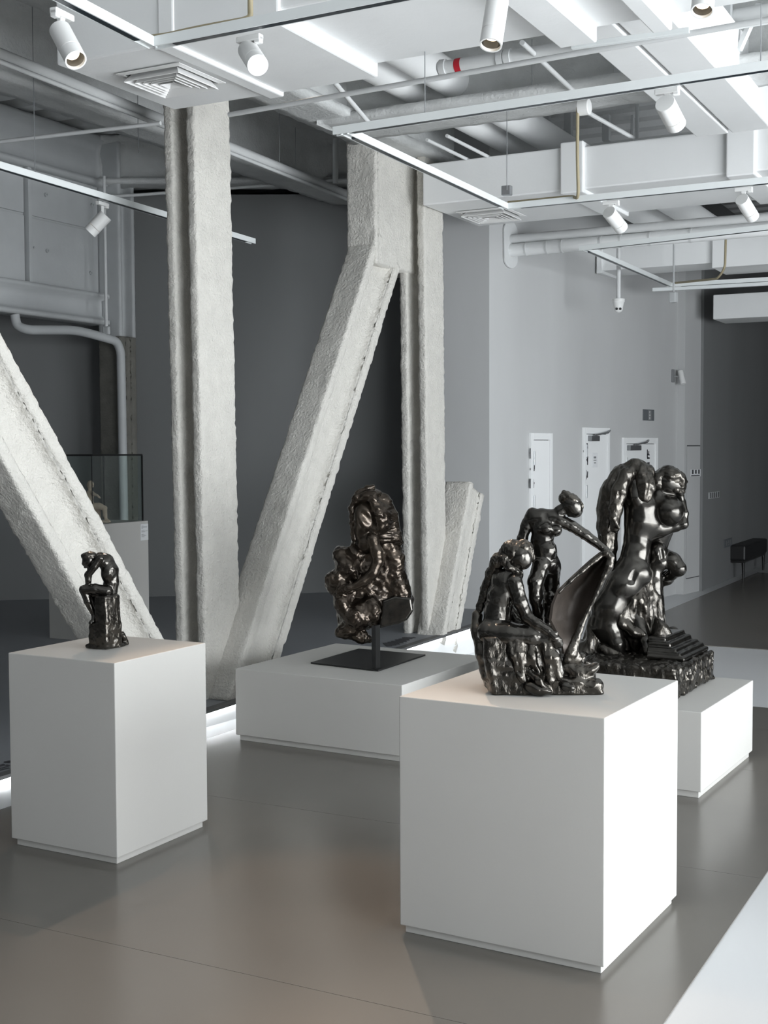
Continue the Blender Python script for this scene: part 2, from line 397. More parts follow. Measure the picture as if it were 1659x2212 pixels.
# ------------------------------------------------------------------ plinths
def plinth(label, x, y, ang, w, d, H, ins, rh, bevel=.004):
    x, y, w, d, H, ins, rh = [q*K for q in (x, y, w, d, H, ins, rh)]
    a = math.radians(ang); d2 = np.array([math.sin(a), math.cos(a), 0]); d1 = np.array([-math.cos(a), math.sin(a), 0])
    n = np.array([x, y, 0.]); n[2] = 0
    base = sp
    t = thing('plinth', label, 'plinth', n+.5*(w*d1+d*d2)+ZZ*base, 'painted display plinths')
    MB().para(n+ZZ*rh, d1*w, d2*d, ZZ*(H-rh)).build('body', M['plinth'], t, bevel=bevel)
    MB().para(n+d1*ins+d2*ins+ZZ*base, d1*(w-2*ins), d2*(d-2*ins), ZZ*(rh-base)).build('recessed_base', M['plinth'], t, bevel=.002)
    return dict(n=n, d1=d1, d2=d2, w=w, d=d, H=H)
PF = plinth('large white plinth in the right foreground under the bronze pair', .6594, 3.7853, 30.31, .7101, .7201, .7935, .0139, .0308)
PL = plinth('tall white plinth at the left under the small seated bronze', -1.0321, 4.8343, 28.70, .5524, .5784, .7905, .0153, .0335)
PM = plinth('low wide white plinth in the middle under the bronze on a black stand', .0876, 6.4309, 29.94, 1.0495, 1.0383, .403, .0168, .0367)
PR = plinth('low white plinth at the right under the tall kneeling bronze', 1.4364, 5.7278, 30.16, .98, .9267, .4038, .0148, .0361)
# ------------------------------------------------------------------ ducts
ZD = 3.90
def duct_box(mb, c, L, W, H):                                    # c: near-left bottom corner; length along -B1, width along B2
    mb.para(c, -B1*L, B2*W, ZZ*H)
def diffuser(parent, px4, z):
    """square four-way air diffuser let into the underside"""
    P = [at_z(x, y, z) for x, y in px4]; c = sum(P)/4; s = np.mean([np.linalg.norm(P[i]-P[(i+1) % 4]) for i in range(4)])
    mb = MB(); t = s/2
    def ring(r0, r1, z0, z1):
        q = [(-1, -1), (1, -1), (1, 1), (-1, 1)]
        v = [c+BX*a*r0+B2*b*r0+ZZ*(z0) for a, b in q]+[c+BX*a*r1+B2*b*r1+ZZ*(z1) for a, b in q]
        v += [p+ZZ*.004 for p in v]
        f = []
        for i in range(4):
            j = (i+1) % 4
            f += [(i, j, 4+j, 4+i), (8+i, 12+i, 12+j, 8+j), (i, 8+i, 8+j, j), (4+i, 4+j, 12+j, 12+i)]
        mb.add(v, f)
    ring(t, t*.86, -.012, -.016)
    ring(t*.86, t*.70, -.050, -.004)
    for k, r in enumerate((.66, .52, .38)):
        ring(t*r, t*(r-.13), -.052, -.008)
    mb.add([c+BX*a*t*.22+B2*b*t*.22-ZZ*.05 for a, b in ((-1, -1), (1, -1), (1, 1), (-1, 1))]+[c-ZZ*.012], [(0, 1, 4), (1, 2, 4), (2, 3, 4), (3, 0, 4)])
    o = mb.build('air_diffuser', M['white'], parent)
    mb = MB(); mb.para(c-BX*t*.85-B2*t*.85-ZZ*.003, BX*t*1.7, B2*t*1.7, ZZ*.002); mb.build('diffuser_throat', M['inner'], o)
    return o
# left duct
A = at_z(122, 141, ZD); Bc = at_z(375, 238, ZD)
W1 = np.dot(Bc-A, B2); up = .07
t = thing('air_duct', 'nearest white ceiling air duct with a square diffuser at its left end', 'air duct', A)
far = lambda px, py, z: np.dot(at_z(px, py, z)-A, -B1)
s1 = far(815, 166, ZD); s2a, s2b = far(1202, 99, ZD), far(1281, 84, ZD); s3a = far(1399, 62, ZD); s3b = s3a+.10
H1 = .50
mb = MB(); duct_box(mb, A-B1*.01+B2*.02+ZZ*up, 6.4, W1-.04, H1-up); mb.build('duct_run', M['duct'], t, bevel=.012)
mb = MB(); duct_box(mb, A, s1, W1, H1+.02); mb.build('outlet_box', M['duct'], t, bevel=.012)
for a, b in ((s2a, s2b), (s3a, s3b)):
    mb = MB(); duct_box(mb, A-B1*a-ZZ*.0, b-a, W1, H1+.02); mb.build('duct_collar', M['duct'], t, bevel=.01)
sc = far(612, 200, ZD)
mb = MB(); duct_box(mb, A-B1*(sc-.10)-ZZ*.022-B2*.01, .10, W1+.02, H1+.05); mb.build('duct_collar', M['duct'], t, bevel=.01)
diffuser(t, ((255, 155), (355, 199), (488, 175), (382, 131)), ZD)
# middle duct
A2 = at_z(913, 444, ZD); B2c = at_z(1025, 490, ZD); W2 = np.dot(B2c-A2, B2)
H2 = .86*(at_y(913, 355, A2[1])[2]-ZD)/.86
t = thing('air_duct', 'white air duct hanging in front of the second column, wrapped with raised collars', 'air duct', A2)
near = lambda px, py, z=ZD: np.dot(at_z(px, py, z)-A2, -B1)
na = slope_x(A2, -B1, 1213); nb2 = slope_x(A2, -B1, 1262); nc, nd = slope_x(A2, -B1, 1570), slope_x(A2, -B1, 1632)
mb = MB(); duct_box(mb, A2, na+.02, W2, H2); mb.build('outlet_box', M['duct'], t, bevel=.012)
mb = MB(); duct_box(mb, A2-B1*na+B2*.01+ZZ*.0, 6.5, W2-.02, H2-.01); mb.build('duct_run', M['duct'], t, bevel=.012)
for a, b in ((na, nb2), (nc, nd)):
    mb = MB(); duct_box(mb, A2-B1*a-B2*.035-ZZ*.03, b-a, W2+.07, H2+.06); mb.build('duct_collar', M['duct'], t, bevel=.01)
diffuser(t, ((990, 452), (1040, 475), (1135, 466), (1080, 446)), ZD)
# overhead duct at the right, running away
Z3 = 4.12
a = at_z(1300, 123, Z3); b = at_z(1545, 147, Z3); X0, X1 = w2g(a)[0], w2g(b)[0]
xl = .5*(X0+w2g(at_z(1419, 223, Z3))[0]); xr = .5*(X1+w2g(at_z(1635, 240, Z3))[0])
y0 = w2g(A)[1]+W1+.03; y1 = w2g(at_z(1560, 252, Z3))[1]+.5
t = thing('air_duct', 'broad white overhead duct running away at top right with a dark seam', 'air duct', g2w(.5*(xl+xr), y0, Z3))
xm = w2g(at_z(1395, 120+28, Z3))[0]; xm = xl+(xr-xl)*.46
MB().para(g2w(xl, y0, Z3), BX*(xm-xl-.012), B2*(y1-y0), ZZ*.42).build('duct_half', M['duct'], t, bevel=.01)
MB().para(g2w(xm+.012, y0, Z3), BX*(xr-xm-.012), B2*(y1-y0), ZZ*.42).build('duct_half', M['duct'], t, bevel=.01)
MB().para(g2w(xm-.02, y0+.01, Z3+.03), BX*.04, B2*(y1-y0-.02), ZZ*.35).build('seam', M['inner'], t)
# far ducts at the right
wp = on_wall(1287, 586); z4 = wp[2]
t = thing('air_duct', 'far pale duct coming out of the door wall behind the lower track', 'air duct', wp)
L4 = slope_x(wp, -B1, 1540)
mb = MB(); mb.para(wp-B1*.02+B2*.0, -B1*(L4-.02), B2*.5, ZZ*.34); mb.build('duct_run', M['duct'], t, bevel=.008)
mb = MB(); mb.para(wp-B1*L4-B2*.05-ZZ*.06, -B1*4, B2*.62, ZZ*.46); mb.build('outlet_box', M['duct'], t, bevel=.01)
mb = MB(); mb.para(wp-B1*.02-B2*.04-ZZ*.03, -B1*.06, B2*.6, ZZ*.41); mb.build('wall_collar', M['duct'], t, bevel=.006)
p5 = at_z(1540, 690, 3.42)
t = thing('air_duct', 'short farthest duct end hanging before the dark wall at right edge', 'air duct', p5)
e5 = at_z(1581, 697, 3.42)
mb = MB(); mb.para(p5, -B1*3.2, B2*.62, ZZ*.30); mb.build('duct_run', M['duct'], t, bevel=.01)

# ------------------------------------------------------------------ tracks and spotlights
ZT = 3.60
RW, RH = .050, .044
GR = 'lighting tracks'
def track(name_label, runs):
    """runs: list of (start, end) points along the underside; mitred white rail with a dark slot"""
    c = runs[0][0]
    t = thing('lighting_track', name_label, 'light track', c, GR)
    for p, q in runs:
        d = nrm(q-p); x = nrm(np.cross(d, ZZ))
        mb = MB(); mb.para(p-x*RW/2+ZZ*.014, x*RW, q-p, ZZ*(RH-.014))
        for s in (-1, 1): mb.para(p+x*(s*(RW/2-.0045))-x*.0045, x*.009, q-p, ZZ*.016)
        mb.build('rail', M['rail'], t, bevel=.0015)
        mb = MB(); mb.para(p-x*.0145-ZZ*.0005+d*.12, x*.029, q-p-d*.24, ZZ*.012); mb.build('conductor_slot', M['slot'], t)
    return t
def corner_run(c, toward, L): return c, c+toward*L
k1 = at_z(330, 105, ZT)
n1 = at_z(130, 2, ZT); dn1 = nrm(n1-k1); dr1 = nrm(at_z(870, 0, ZT)-k1)
track('white track loop at top left holding the lit spotlight', [(k1, k1+dn1*1.9), (k1, k1+dr1*4.6)])
k2 = at_z(743, 290, ZT); k3 = at_z(1093, 453, ZT)
dr2 = nrm(at_z(1659, 153, ZT)-k2); dr3 = nrm(at_z(1659, 397, ZT)-k3)
track('white track loop crossing the middle below the fat pipes', [(k2, k3), (k2-dr2*.06, k2+dr2*5.2), (k3, k3+dr3*4.6)])
k4 = at_z(1264, 541, ZT); k5 = at_z(1448, 620, ZT)
dr4 = nrm(at_z(1659, 497, ZT)-k4); dr5 = nrm(at_z(1659, 608, ZT)-k5)
track('far white track loop at right near the door wall', [(k4, k5), (k4-dr4*.05, k4+dr4*4), (k5, k5+dr5*3.5)])
l0, l1 = at_z(0, 366, ZT), at_z(547, 527, ZT); dl = nrm(l1-l0)
track('long single track at left passing behind the first column', [(l0-dl*1.5, l1)])
channel = MB(); ca = at_z(1410, 630, 3.58); cd = nrm(at_z(1659, 617, 3.58)-ca); channel.bar(ca+ZZ*.02, ca+cd*3.4+ZZ*.02, .05, .04)
tag(channel.build('support_channel', M['rail'], bevel=.004, origin=ca), 'pale support channel just below the far right track loop', 'channel')

def spot(label, back, front, rail, dia, lamp='lampdim', group='track spotlights', fl=.30):
    """cylinder lamp: back and front are the ends of its axis, rail the point on the track"""
    back, front, rail = [np.asarray(q, float) for q in (back, front, rail)]
    d = nrm(front-back); r = dia/2; L = np.linalg.norm(front-back)
    t = thing('spotlight', label, 'spotlight', rail, group)
    u, w_ = perp(d)
    def ringtube(a, b, ro, ri, n=36):
        mb = MB(); v = []; f = []
        for (p, rr) in ((a, ro), (b, ro), (b, ri), (a, ri)):
            for k in range(n):
                an = 2*math.pi*k/n; v.append(p+(u*math.cos(an)+w_*math.sin(an))*rr)
        for k in range(n):
            j = (k+1) % n
            for q in range(3): f.append((q*n+k, q*n+j, (q+1)*n+j, (q+1)*n+k))
            f.append((3*n+k, 3*n+j, j, k))
        mb.add(v, f); return mb
    m1 = back+d*L*(1-fl)
    mb = MB(); mb.tube([back, m1], r, n=36)
    mb.build('housing', M['white'], t, bevel=.003, auto=40)
    mb = ringtube(m1+d*.002, front, r*1.0, r*.86); hd = mb.build('snoot', M['white'], t, auto=40)
    mb = MB(); mb.tube([m1+d*.003, front-d*.012], [r*.85, r*.85], n=36, caps=False); mb.build('reflector', M['inner'], hd, auto=40)
    lp = m1+d*.012 if lamp != 'lamp' else front-d*.030
    mb = MB(); mb.tube([lp, lp+d*.010], r*(.62 if lamp != 'lamp' else .80), n=30); mb.build('lens', M[lamp], hd, auto=40)
    # adapter on the track and the bent arm
    dr = spot_dir[0]; x = nrm(np.cross(dr, ZZ))
    mb = MB(); mb.box(rail-ZZ*.012, (.12, .034, .026), (dr, x, ZZ)); mb.box(rail+dr*.045-ZZ*.022, (.03, .030, .03), (dr, x, ZZ)); mb.build('track_adapter', M['white'], t, bevel=.004)
    att = back+d*.035
    top = np.r_[att[:2], rail[2]-.03]
    mb = MB(); mb.bar(top+ZZ*.02, att, .030, .008, up=x); mb.tube([att-x*.0-ZZ*.012, att+ZZ*.012], .012); mb.build('arm', M['white'], t, bevel=.002)
    return t, d
spot_dir = [dr1]
def spot_px(label, bpx, fpx, Y, dz, dia, rdir, lamp='lampdim', fl=.30):
    spot_dir[0] = rdir
    bk = at_y(bpx[0], bpx[1], Y); fr = at_y(fpx[0], fpx[1], Y+dz)
    return spot(label, bk, fr, np.r_[(bk+nrm(fr-bk)*.035)[:2], ZT+.003], dia, lamp, fl=fl)
yl = lambda p: float(p[1])
LAMPS = []
LAMPS.append(spot_px('white spotlight on the top left track aimed down to the right', (129, 64), (164, 130), yl(at_z(140, 30, ZT)), -.10, .088, dn1))
LAMPS.append(spot_px('lit warm spotlight beside the square duct diffuser', (536, 108), (557, 141), yl(at_z(545, 84, ZT)), -.16, .090, dr1, lamp='lamp'))
LAMPS.append(spot_px('white spotlight hanging near the top centre over the first duct', (1075, 2), (1060, 98), yl(at_z(1078, -36, ZT)), -.06, .086, dr1, lamp='lampdim'))
LAMPS.append(spot_px('white spotlight cut by the top edge at the upper right', (1524, -60), (1517, 24), yl(at_z(1524, -95, ZT)), -.07, .080, dr1, lamp='lampdim'))
LAMPS.append(spot_px('white spotlight seen from behind under the broad overhead duct', (1436, 222), (1461, 270), yl(at_z(1440, 190, ZT)), .13, .100, dr2))
LAMPS.append(spot_px('white spotlight under the middle duct, left of the next one', (1315, 458), (1343, 493), yl(at_z(1320, 434, ZT)), .13, .098, dr3))
LAMPS.append(spot_px('white spotlight under the middle duct at the right edge', (1602, 430), (1626, 469), yl(at_z(1603, 405, ZT)), .14, .092, dr3))
LAMPS.append(spot_px('white spotlight on the left track aimed down to the left', (229, 465), (194, 502), yl(at_z(224, 438, ZT)), .0, .100, dl))

# hanging wires of the tracks
GW = 'track hanging wires'
def wire(label, px, ybot, ytop, Y, r=.0028):
    p = at_y(px, ybot, Y); q = at_y(px, ytop, Y); mb = MB(); mb.tube([p, np.array([p[0], p[1], min(q[2], DECK)])], r, n=8)
    tag(mb.build('hanging_wire', M['metal'], origin=p), label, 'wire', GW)
wire('thin wire dropping to the left track near the left edge', 76, 385, -60, yl(at_z(76, 388, ZT)))
wire('thin wire hanging free beside the left duct end', 299, 330, 170, 10.2)
wire('thin wire dropping to the middle track in front of the fat pipes', 918, 248, 60, yl(at_z(918, 262, ZT)))
wire('thin wire carrying the left corner of the middle duct track', 1095, 410, 240, yl(at_z(1095, 430, ZT)))
wire('thin wire on the middle track under the broad overhead duct', 1643, 137, 10, yl(at_z(1643, 154, ZT)))
wire('thin wire in front of the deck right of the first column', 604, 350, 240, 11.0)
wire('thin wire farther right on the deck behind the first column', 639, 390, 275, 11.6)
wire('thin wire above the pipe bundle left of the red band', 1149, 200, 85, 9.2)
# ------------------------------------------------------------------ pipes
GP = 'ceiling pipes'
def pipe(name, label, pts, r, m='pipe', n=18, group=GP, cat='pipe', rr=.08):
    pts = [np.asarray(p, float) for p in pts]; mb = MB(); mb.tube(bend(pts, rr) if len(pts) > 2 else pts, r, n=n)
    return tag(mb.build(name, M[m], auto=50, origin=pts[0]), label, cat, group)
# two fat pipes
ZP = 4.56
fa = at_z(962, 210, ZP-.0); fb = at_z(1030, 190, ZP)
for i, (px, py, lab) in enumerate(((908, 196, 'left one of the two fat white pipes above the middle track'), (985, 178, 'right one of the two fat white pipes above the middle track'))):
    c = at_z(px, py, ZP); d = -B2
    pipe('insulated_pipe', lab, [c+d*1.6, c+B2*4.2], .125, n=28, m='duct')
# pipe with the red band and conduits, running to the right
ra = at_y(948, 148, 8.2); pr = pipe('pipe', 'white pipe with a red band above the middle of the ceiling', [ra, ra-B1*slope_x(ra, -B1, 1296)], .042)
c = ra-B1*slope_x(ra, -B1, 985); cc = ra-B1*slope_x(ra, -B1, 998)
mb = MB(); mb.tube([c, cc], .0435, n=20, caps=False); mb.build('red_band', M['red'], pr, auto=50, label='red band')
for px in (952, 1076, 1092):
    c = ra-B1*slope_x(ra, -B1, px); mb = MB(); mb.tube([c, c-B1*.04], .052, n=20); mb.build('coupling', M['pipe'], pr, auto=50)
q0, q1 = at_z(500, 247, 3.98), at_z(1050, 150, 3.98); dq = nrm(q1-q0)
pipe('conduit', 'thin grey conduit crossing in front of the first column top', [q0-dq*.02, q0+dq*4.6], .016, n=12)
q0 = at_z(0, 306, 4.05); q1 = at_z(347, 266, 4.05)
pipe('conduit', 'thin conduit crossing the upper left corner above the left track', [q0-(q1-q0)*.1, q1], .014, n=10)
s0, s1 = at_z(1235, 101, 3.99), at_z(1490, 66, 3.99)
mb = MB(); mb.bar(s0, s1, .034, .03); tag(mb.build('strut_channel', M['rail'], bevel=.003, origin=s0), 'short metal strut channel below the broad overhead duct', 'channel')
b0, b1 = at_y(1128, 92, 7.6), at_y(1238, 196, 8.9)
pipe('brace_rod', 'white slanting rod crossing in front of the cross beam', [b0, b1], .016, n=12)
b0, b1 = at_y(1268, 242, 9.3), at_y(1368, 298, 10.2)
pipe('brace_rod', 'grey slanting rod behind the middle duct', [b0, b1], .016, n=12)
b0, b1 = at_y(766, 200, 8.6), at_y(796, 264, 8.9); b2 = at_y(722, 177, 8.3)
pipe('brace_rod', 'short white rod beside the two fat pipes', [b2, b1], .016, n=12)
# handrail-like pipe along the left beam and its thinner companion
h0, h1 = at_z(0, 118, 4.28), at_z(347, 258, 4.28); dh = nrm(h1-h0)
pipe('pipe', 'long white pipe running along the rough beam at upper left', [h0-dh*1.5, h1+dh*4.4], .040)
h0, h1 = at_z(0, 133, 4.22), at_z(170, 192, 4.22)
pipe('conduit', 'thin conduit clipped below the long upper left pipe', [h0-dh*1.2, h0+dh*6.3], .016, n=12)
# U-shaped pipes near the long brace
def upipe(label, pts, Y, r):
    pipe('pipe', label, [at_y(x, y, Y) for x, y in pts], r, rr=.07, n=14)
upipe('U shaped white pipe left of the long brace head', ((757, 290), (758, 408), (774, 424), (787, 420), (789, 300)), 11.0, .020)
upipe('white upright pipe post left of the U shaped pipe', ((725, 300), (725, 396)), 11.6, .026)
w0 = at_y(500, 415, 13.0); w1 = at_y(700, 402, 13.0)
pipe('conduit', 'thin conduit along the far wall top between the columns', [at_y(242, 424, 13.2), at_y(300, 421, 13.2), at_y(800, 384, 13.2)], .016, n=10)
# two pipes entering the door wall
e0 = on_wall(1100, 517); pipe('pipe', 'upper grey pipe entering the light wall at right', [e0+B1*.05, e0-B1*6.2], .042)
e1 = on_wall(1100, 541); ip = pipe('insulated_pipe', 'lower wrapped pipe entering the light wall at right', [e1+B1*.05, e1-B1*6.2], .062, m='duct')
for px in (1135, 1180, 1212, 1297, 1340, 1402, 1490):
    c = e1-B1*slope_x(e1, -B1, px); mb = MB(); mb.tube([c, c-B1*.02], .066, n=20); mb.build('wrap_band', M['pipe'], ip, auto=50)
cpl = .5*(e0+e1)
mb = MB(); n = 24; poly = []
for k in range(n):
    a = 2*math.pi*k/n; poly.append(cpl+DW*.13*math.cos(a)*(1)+ZZ*(.10*math.sin(a)+(.13 if math.sin(a) > 0 else -.13))+DN*.004)
mb.prism(poly, DN*.02); tag(mb.build('wall_flange', M['pipe'], bevel=.005, origin=cpl), 'oval plaster collar where two pipes enter the wall', 'pipe collar')
# pipe bundle at top right
t0 = at_y(1560, 43, 8.4); pipe('pipe', 'fat white pipe at the top right beyond the overhead duct', [t0, t0-B1*3], .055)
t0 = at_y(1560, 60, 8.3); pipe('conduit', 'thinner white pipe below the fat one at top right', [t0, t0-B1*3], .024)
# hangers of the overhead duct
for px, pyt, pyb, Y, lab in ((1336, 160, 178, 8.9, 'short steel hanger left of the overhead duct'), (1571, 24, 140, 8.3, 'upright white steel hanger right of the overhead duct')):
    a = at_y(px, pyb, Y); mb = MB(); mb.bar(a, np.array([a[0], a[1], DECK]), .05, .05, up=B2); tag(mb.build('duct_hanger', M['steel'], bevel=.003, origin=a), lab, 'hanger')
b0, b1 = at_y(1596, 108, 8.3), at_y(1640, 10, 8.3)
pipe('brace_rod', 'slanting bracing strut in the top right corner', [b0, b1], .024, n=4)
# flange stubs standing on the cross beam and far hangers over the middle duct
for px, pyt, pyb, Y, lab in ((960, 160, 212, 9.75, 'left sprayed stiffener beside the fat pipes'), (1002, 152, 200, 9.75, 'right sprayed stiffener beside the fat pipes')):
    a = at_y(px, pyb, Y); b = at_y(px, pyt, Y); mb = MB(); mb.bar(a, b, .10, .05, up=B2); tag(mb.build('stiffener', M['beam'], bevel=.01, origin=a), lab, 'stiffener')
for px, pyb, Y, lab in ((1180, 320, 12.4, 'first grey hanger post above the middle duct'), (1228, 320, 12.4, 'second grey hanger post behind the tan cable'), (1310, 305, 12.6, 'broad grey hanger post above the middle duct'), (1366, 300, 12.6, 'grey hanger post left of the black rod'), (1376, 300, 12.2, 'slim dark rod right of the hanger posts')):
    a = at_y(px, pyb, Y); mb = MB(); wd = .03 if 'rod' in lab else .07; mb.bar(a, np.array([a[0], a[1], DECK]), wd, wd, up=B2); tag(mb.build('hanger_post', M['steel'], bevel=.004, origin=a), lab, 'hanger', 'hanger posts')
for i, (px, py, lab) in enumerate(((1035, 262, 'left far pipe above the middle duct'), (1130, 255, 'right far pipe above the middle duct'))): pass
for i, (px, py, lab) in enumerate(((1022, 322, 'thin far pipe leading down behind the middle duct'), (980, 330, 'second thin far pipe beside the sprayed joint'))):
    c = at_z(px, py, 4.25); pipe('conduit', lab, [c-B2*.5, c+B2*2.0], .014, n=12)
for px, py, lab in ((1420, 480, 'left fat pipe seen under the middle duct'), (1490, 462, 'right fat pipe seen under the middle duct')):
    c = at_z(px, py, 4.2); pipe('insulated_pipe', lab, [c-B2*1.8, c+B2*1.2], .125, n=26, m='duct')
# cables
def cable(label, pts, r=.006, m='cable'):
    mb = MB(); P = bend(pts, .10, 8); mb.tube(P, r, n=8)
    for q in (.3, .55, .8):
        i = int(len(P)*q); d = nrm(P[min(i+1, len(P)-1)]-P[i-1]); 
    tag(mb.build('cable', M[m], auto=60, origin=P[0]), label, 'cable', 'tan cables')
Yc = yl(at_z(1095, 452, ZT))
cable('tan cable hanging down the middle duct to the track corner', [at_y(1248, 232, Yc-.4), at_y(1247, 330, Yc-.42), at_y(1250, 430, Yc-.38), at_z(1237, 424, ZT+.056), at_z(1170, 431, ZT+.056), at_z(1097, 438, ZT+.056)], r=.012)
cable('tan cable lying on the top left track and rising up', [at_z(328, 80, ZT+.056), at_z(360, 76, ZT+.06), at_z(420, 62, ZT+.056), at_z(528, 42, ZT+.056), at_z(541, 36, ZT+.07), at_z(541, 36, ZT+.07)+ZZ*.8], r=.012)
cable('tan cable above the far right track', [at_y(1568, 505, 12.6), at_y(1566, 580, 12.6), at_y(1550, 602, 12.7), np.array([*at_z(1452, 612, ZT+.05)[:2], ZT+.05])], r=.012)
jb = at_y(1262, 232, Yc-.4)
mb = MB(); mb.tube([jb-B1*.04, jb+B1*.04], .055, n=18); tag(mb.build('junction_box', M['white'], bevel=.005, auto=40, origin=jb), 'white round junction box where the tan cable starts', 'junction box')
jb = at_y(1095, 412, Yc-.2)
mb = MB(); mb.box(jb, (.07, .05, .07), (BX, B2, ZZ)); tag(mb.build('cable_clamp', M['metal'], bevel=.006, origin=jb), 'small metal clamp at the end of a hanging wire', 'clamp')

# ------------------------------------------------------------------ left steel wall with lower beam and drain pipe
TX = -8.75
def tpl(x, y, off=0.): return at_plane(x, y, g2w(TX+off, 0), BX)
zt = [tpl(0, 667)[2], tpl(225, 703)[2]]
yb, ye = w2g(tpl(0, 600))[1]-2.2, w2g(tpl(236, 600))[1]
z_lo, z_lt = tpl(225, 700)[2], tpl(225, 634)[2]; z_ub, z_ut = tpl(232, 402)[2], DECK-.02
def i_side(name, label, z0, z1, wd):
    o = i_beam(name, label, g2w(TX-wd/2, yb, z0), g2w(TX-wd/2, ye, z0), wd, z1-z0, .045, .05, m='steel', rag=.004); o['group'] = GB
i_side('steel_beam', 'lower grey steel beam of the left steel wall', z_lo, z_lt, .26)
i_side('steel_beam', 'upper grey steel beam under the deck at the left', z_ub, z_ut, .26)
t = thing('steel_panel_wall', 'grey steel panel wall with bolts between two beams at left', 'panel wall', g2w(TX-.13, ye, z_lt))
ym = w2g(tpl(78, 500))[1]; zj = tpl(110, 470)[2]
for (a, b, z0, z1) in ((yb, ym-.03, z_lt, tpl(40, 452)[2]-.01), (yb, ym-.03, tpl(40, 452)[2]+.01, z_ub), (ym+.05, ye-.1, z_lt, zj-.01), (ym+.05, ye-.1, zj+.01, z_ub)):
    MB().para(g2w(TX-.14, a, z0), B2*(b-a), BX*.02, ZZ*(z1-z0)).build('panel', M['steel'], t, bevel=.006)
MB().para(g2w(TX-.16, yb, z_lt), B2*(ye-yb), BX*.015, ZZ*(z_ub-z_lt)).build('backing', M['steel'], t)
MB().para(g2w(TX-.14, ym-.02, z_lt), B2*.05, BX*.07, ZZ*(z_ub-z_lt)).build('post', M['steel'], t, bevel=.005)
for x, y in ((64, 420), (98, 421), (69, 535), (101, 542), (198, 443), (195, 590)):
    p = tpl(x, y, -.12); mb = MB(); mb.tube([p, p+BX*.02], .020, n=12); mb.tube([p, p+BX*.035], .009, n=8); mb.build('bolt', M['steel'], t, auto=40)
# end column of the steel wall, its upper part flush and its lower part dark sprayed
cb = g2w(TX-.02, ye+.14)
mb = MB(); mb.box(np.r_[cb[:2], (z_lo-.1+DECK)/2], (.30, .22, DECK-z_lo+.1), (BX, B2, ZZ)); MBc = mb
o = h_section('column', 'grey steel column end with dark sprayed lower part left of the case', np.r_[cb[:2], z_lo-.12], np.r_[cb[:2], DECK], B2, .26, .30, .05, .05, fil=.03, rag=.004, m='steel', cat='column')
lowc = at_y(225, 900, cb[1])
h_section('lower_shaft', '', np.r_[cb[:2], .1], np.r_[cb[:2], z_lo-.12], B2, .26, .30, .09, .25, fil=.02, rag=.008, m='spray_dark', parent=o, notag=True)
# drain pipe
dp = cb[1]-.25
pts = [at_y(32, 680, dp-1.0), at_y(36, 705, dp-1.0), at_y(62, 713, dp-1.0), at_y(160, 713, dp-.55), at_y(200, 722, dp-.3), at_y(252, 737, dp-.05), at_y(261, 760, dp), np.r_[at_y(264, 800, dp)[:2], plat_z(at_y(264, 800, dp))]]
pipe('drain_pipe', 'grey drain pipe bending down beside the dark sprayed column', pts, .045, rr=.12, cat='pipe', m='steel')
jb = at_y(230, 714, dp-.2); mb = MB(); mb.box(jb, (.085, .04, .085), (BX, B2, ZZ)); tag(mb.build('junction_box', M['steel'], bevel=.015, origin=jb), 'small square junction box at the foot of the steel wall', 'junction box')
pipe('conduit', 'thin upright conduit above the small square junction box', [jb+ZZ*.04, jb+ZZ*1.55], .016, n=10)
# ------------------------------------------------------------------ modelling by smooth union of distance shapes
def _hash(i, j, k):
    n = (i*374761393+j*668265263+k*2147483647) & 0xffffffff
    n = ((n ^ (n >> 13))*1274126177) & 0xffffffff
    return ((n ^ (n >> 16)) & 0xffff)/32767.5-1.
def vnoise(p):
    i = np.floor(p).astype(np.int64); f = p-i; f = f*f*(3-2*f); r = 0
    for a in (0, 1):
        for b in (0, 1):
            for c in (0, 1):
                wgt = (f[:, 0] if a else 1-f[:, 0])*(f[:, 1] if b else 1-f[:, 1])*(f[:, 2] if c else 1-f[:, 2])
                r = r+wgt*_hash(i[:, 0]+a, i[:, 1]+b, i[:, 2]+c)
    return r
def fbm(p, o=3):
    r = 0; a = 1.
    for k in range(o): r = r+a*vnoise(p*(2.03**k)+17.3*k); a *= .5
    return r
def smin(a, b, k):
    h = np.clip(.5+.5*(b-a)/k, 0, 1); return b*(1-h)+a*h-k*h*(1-h)
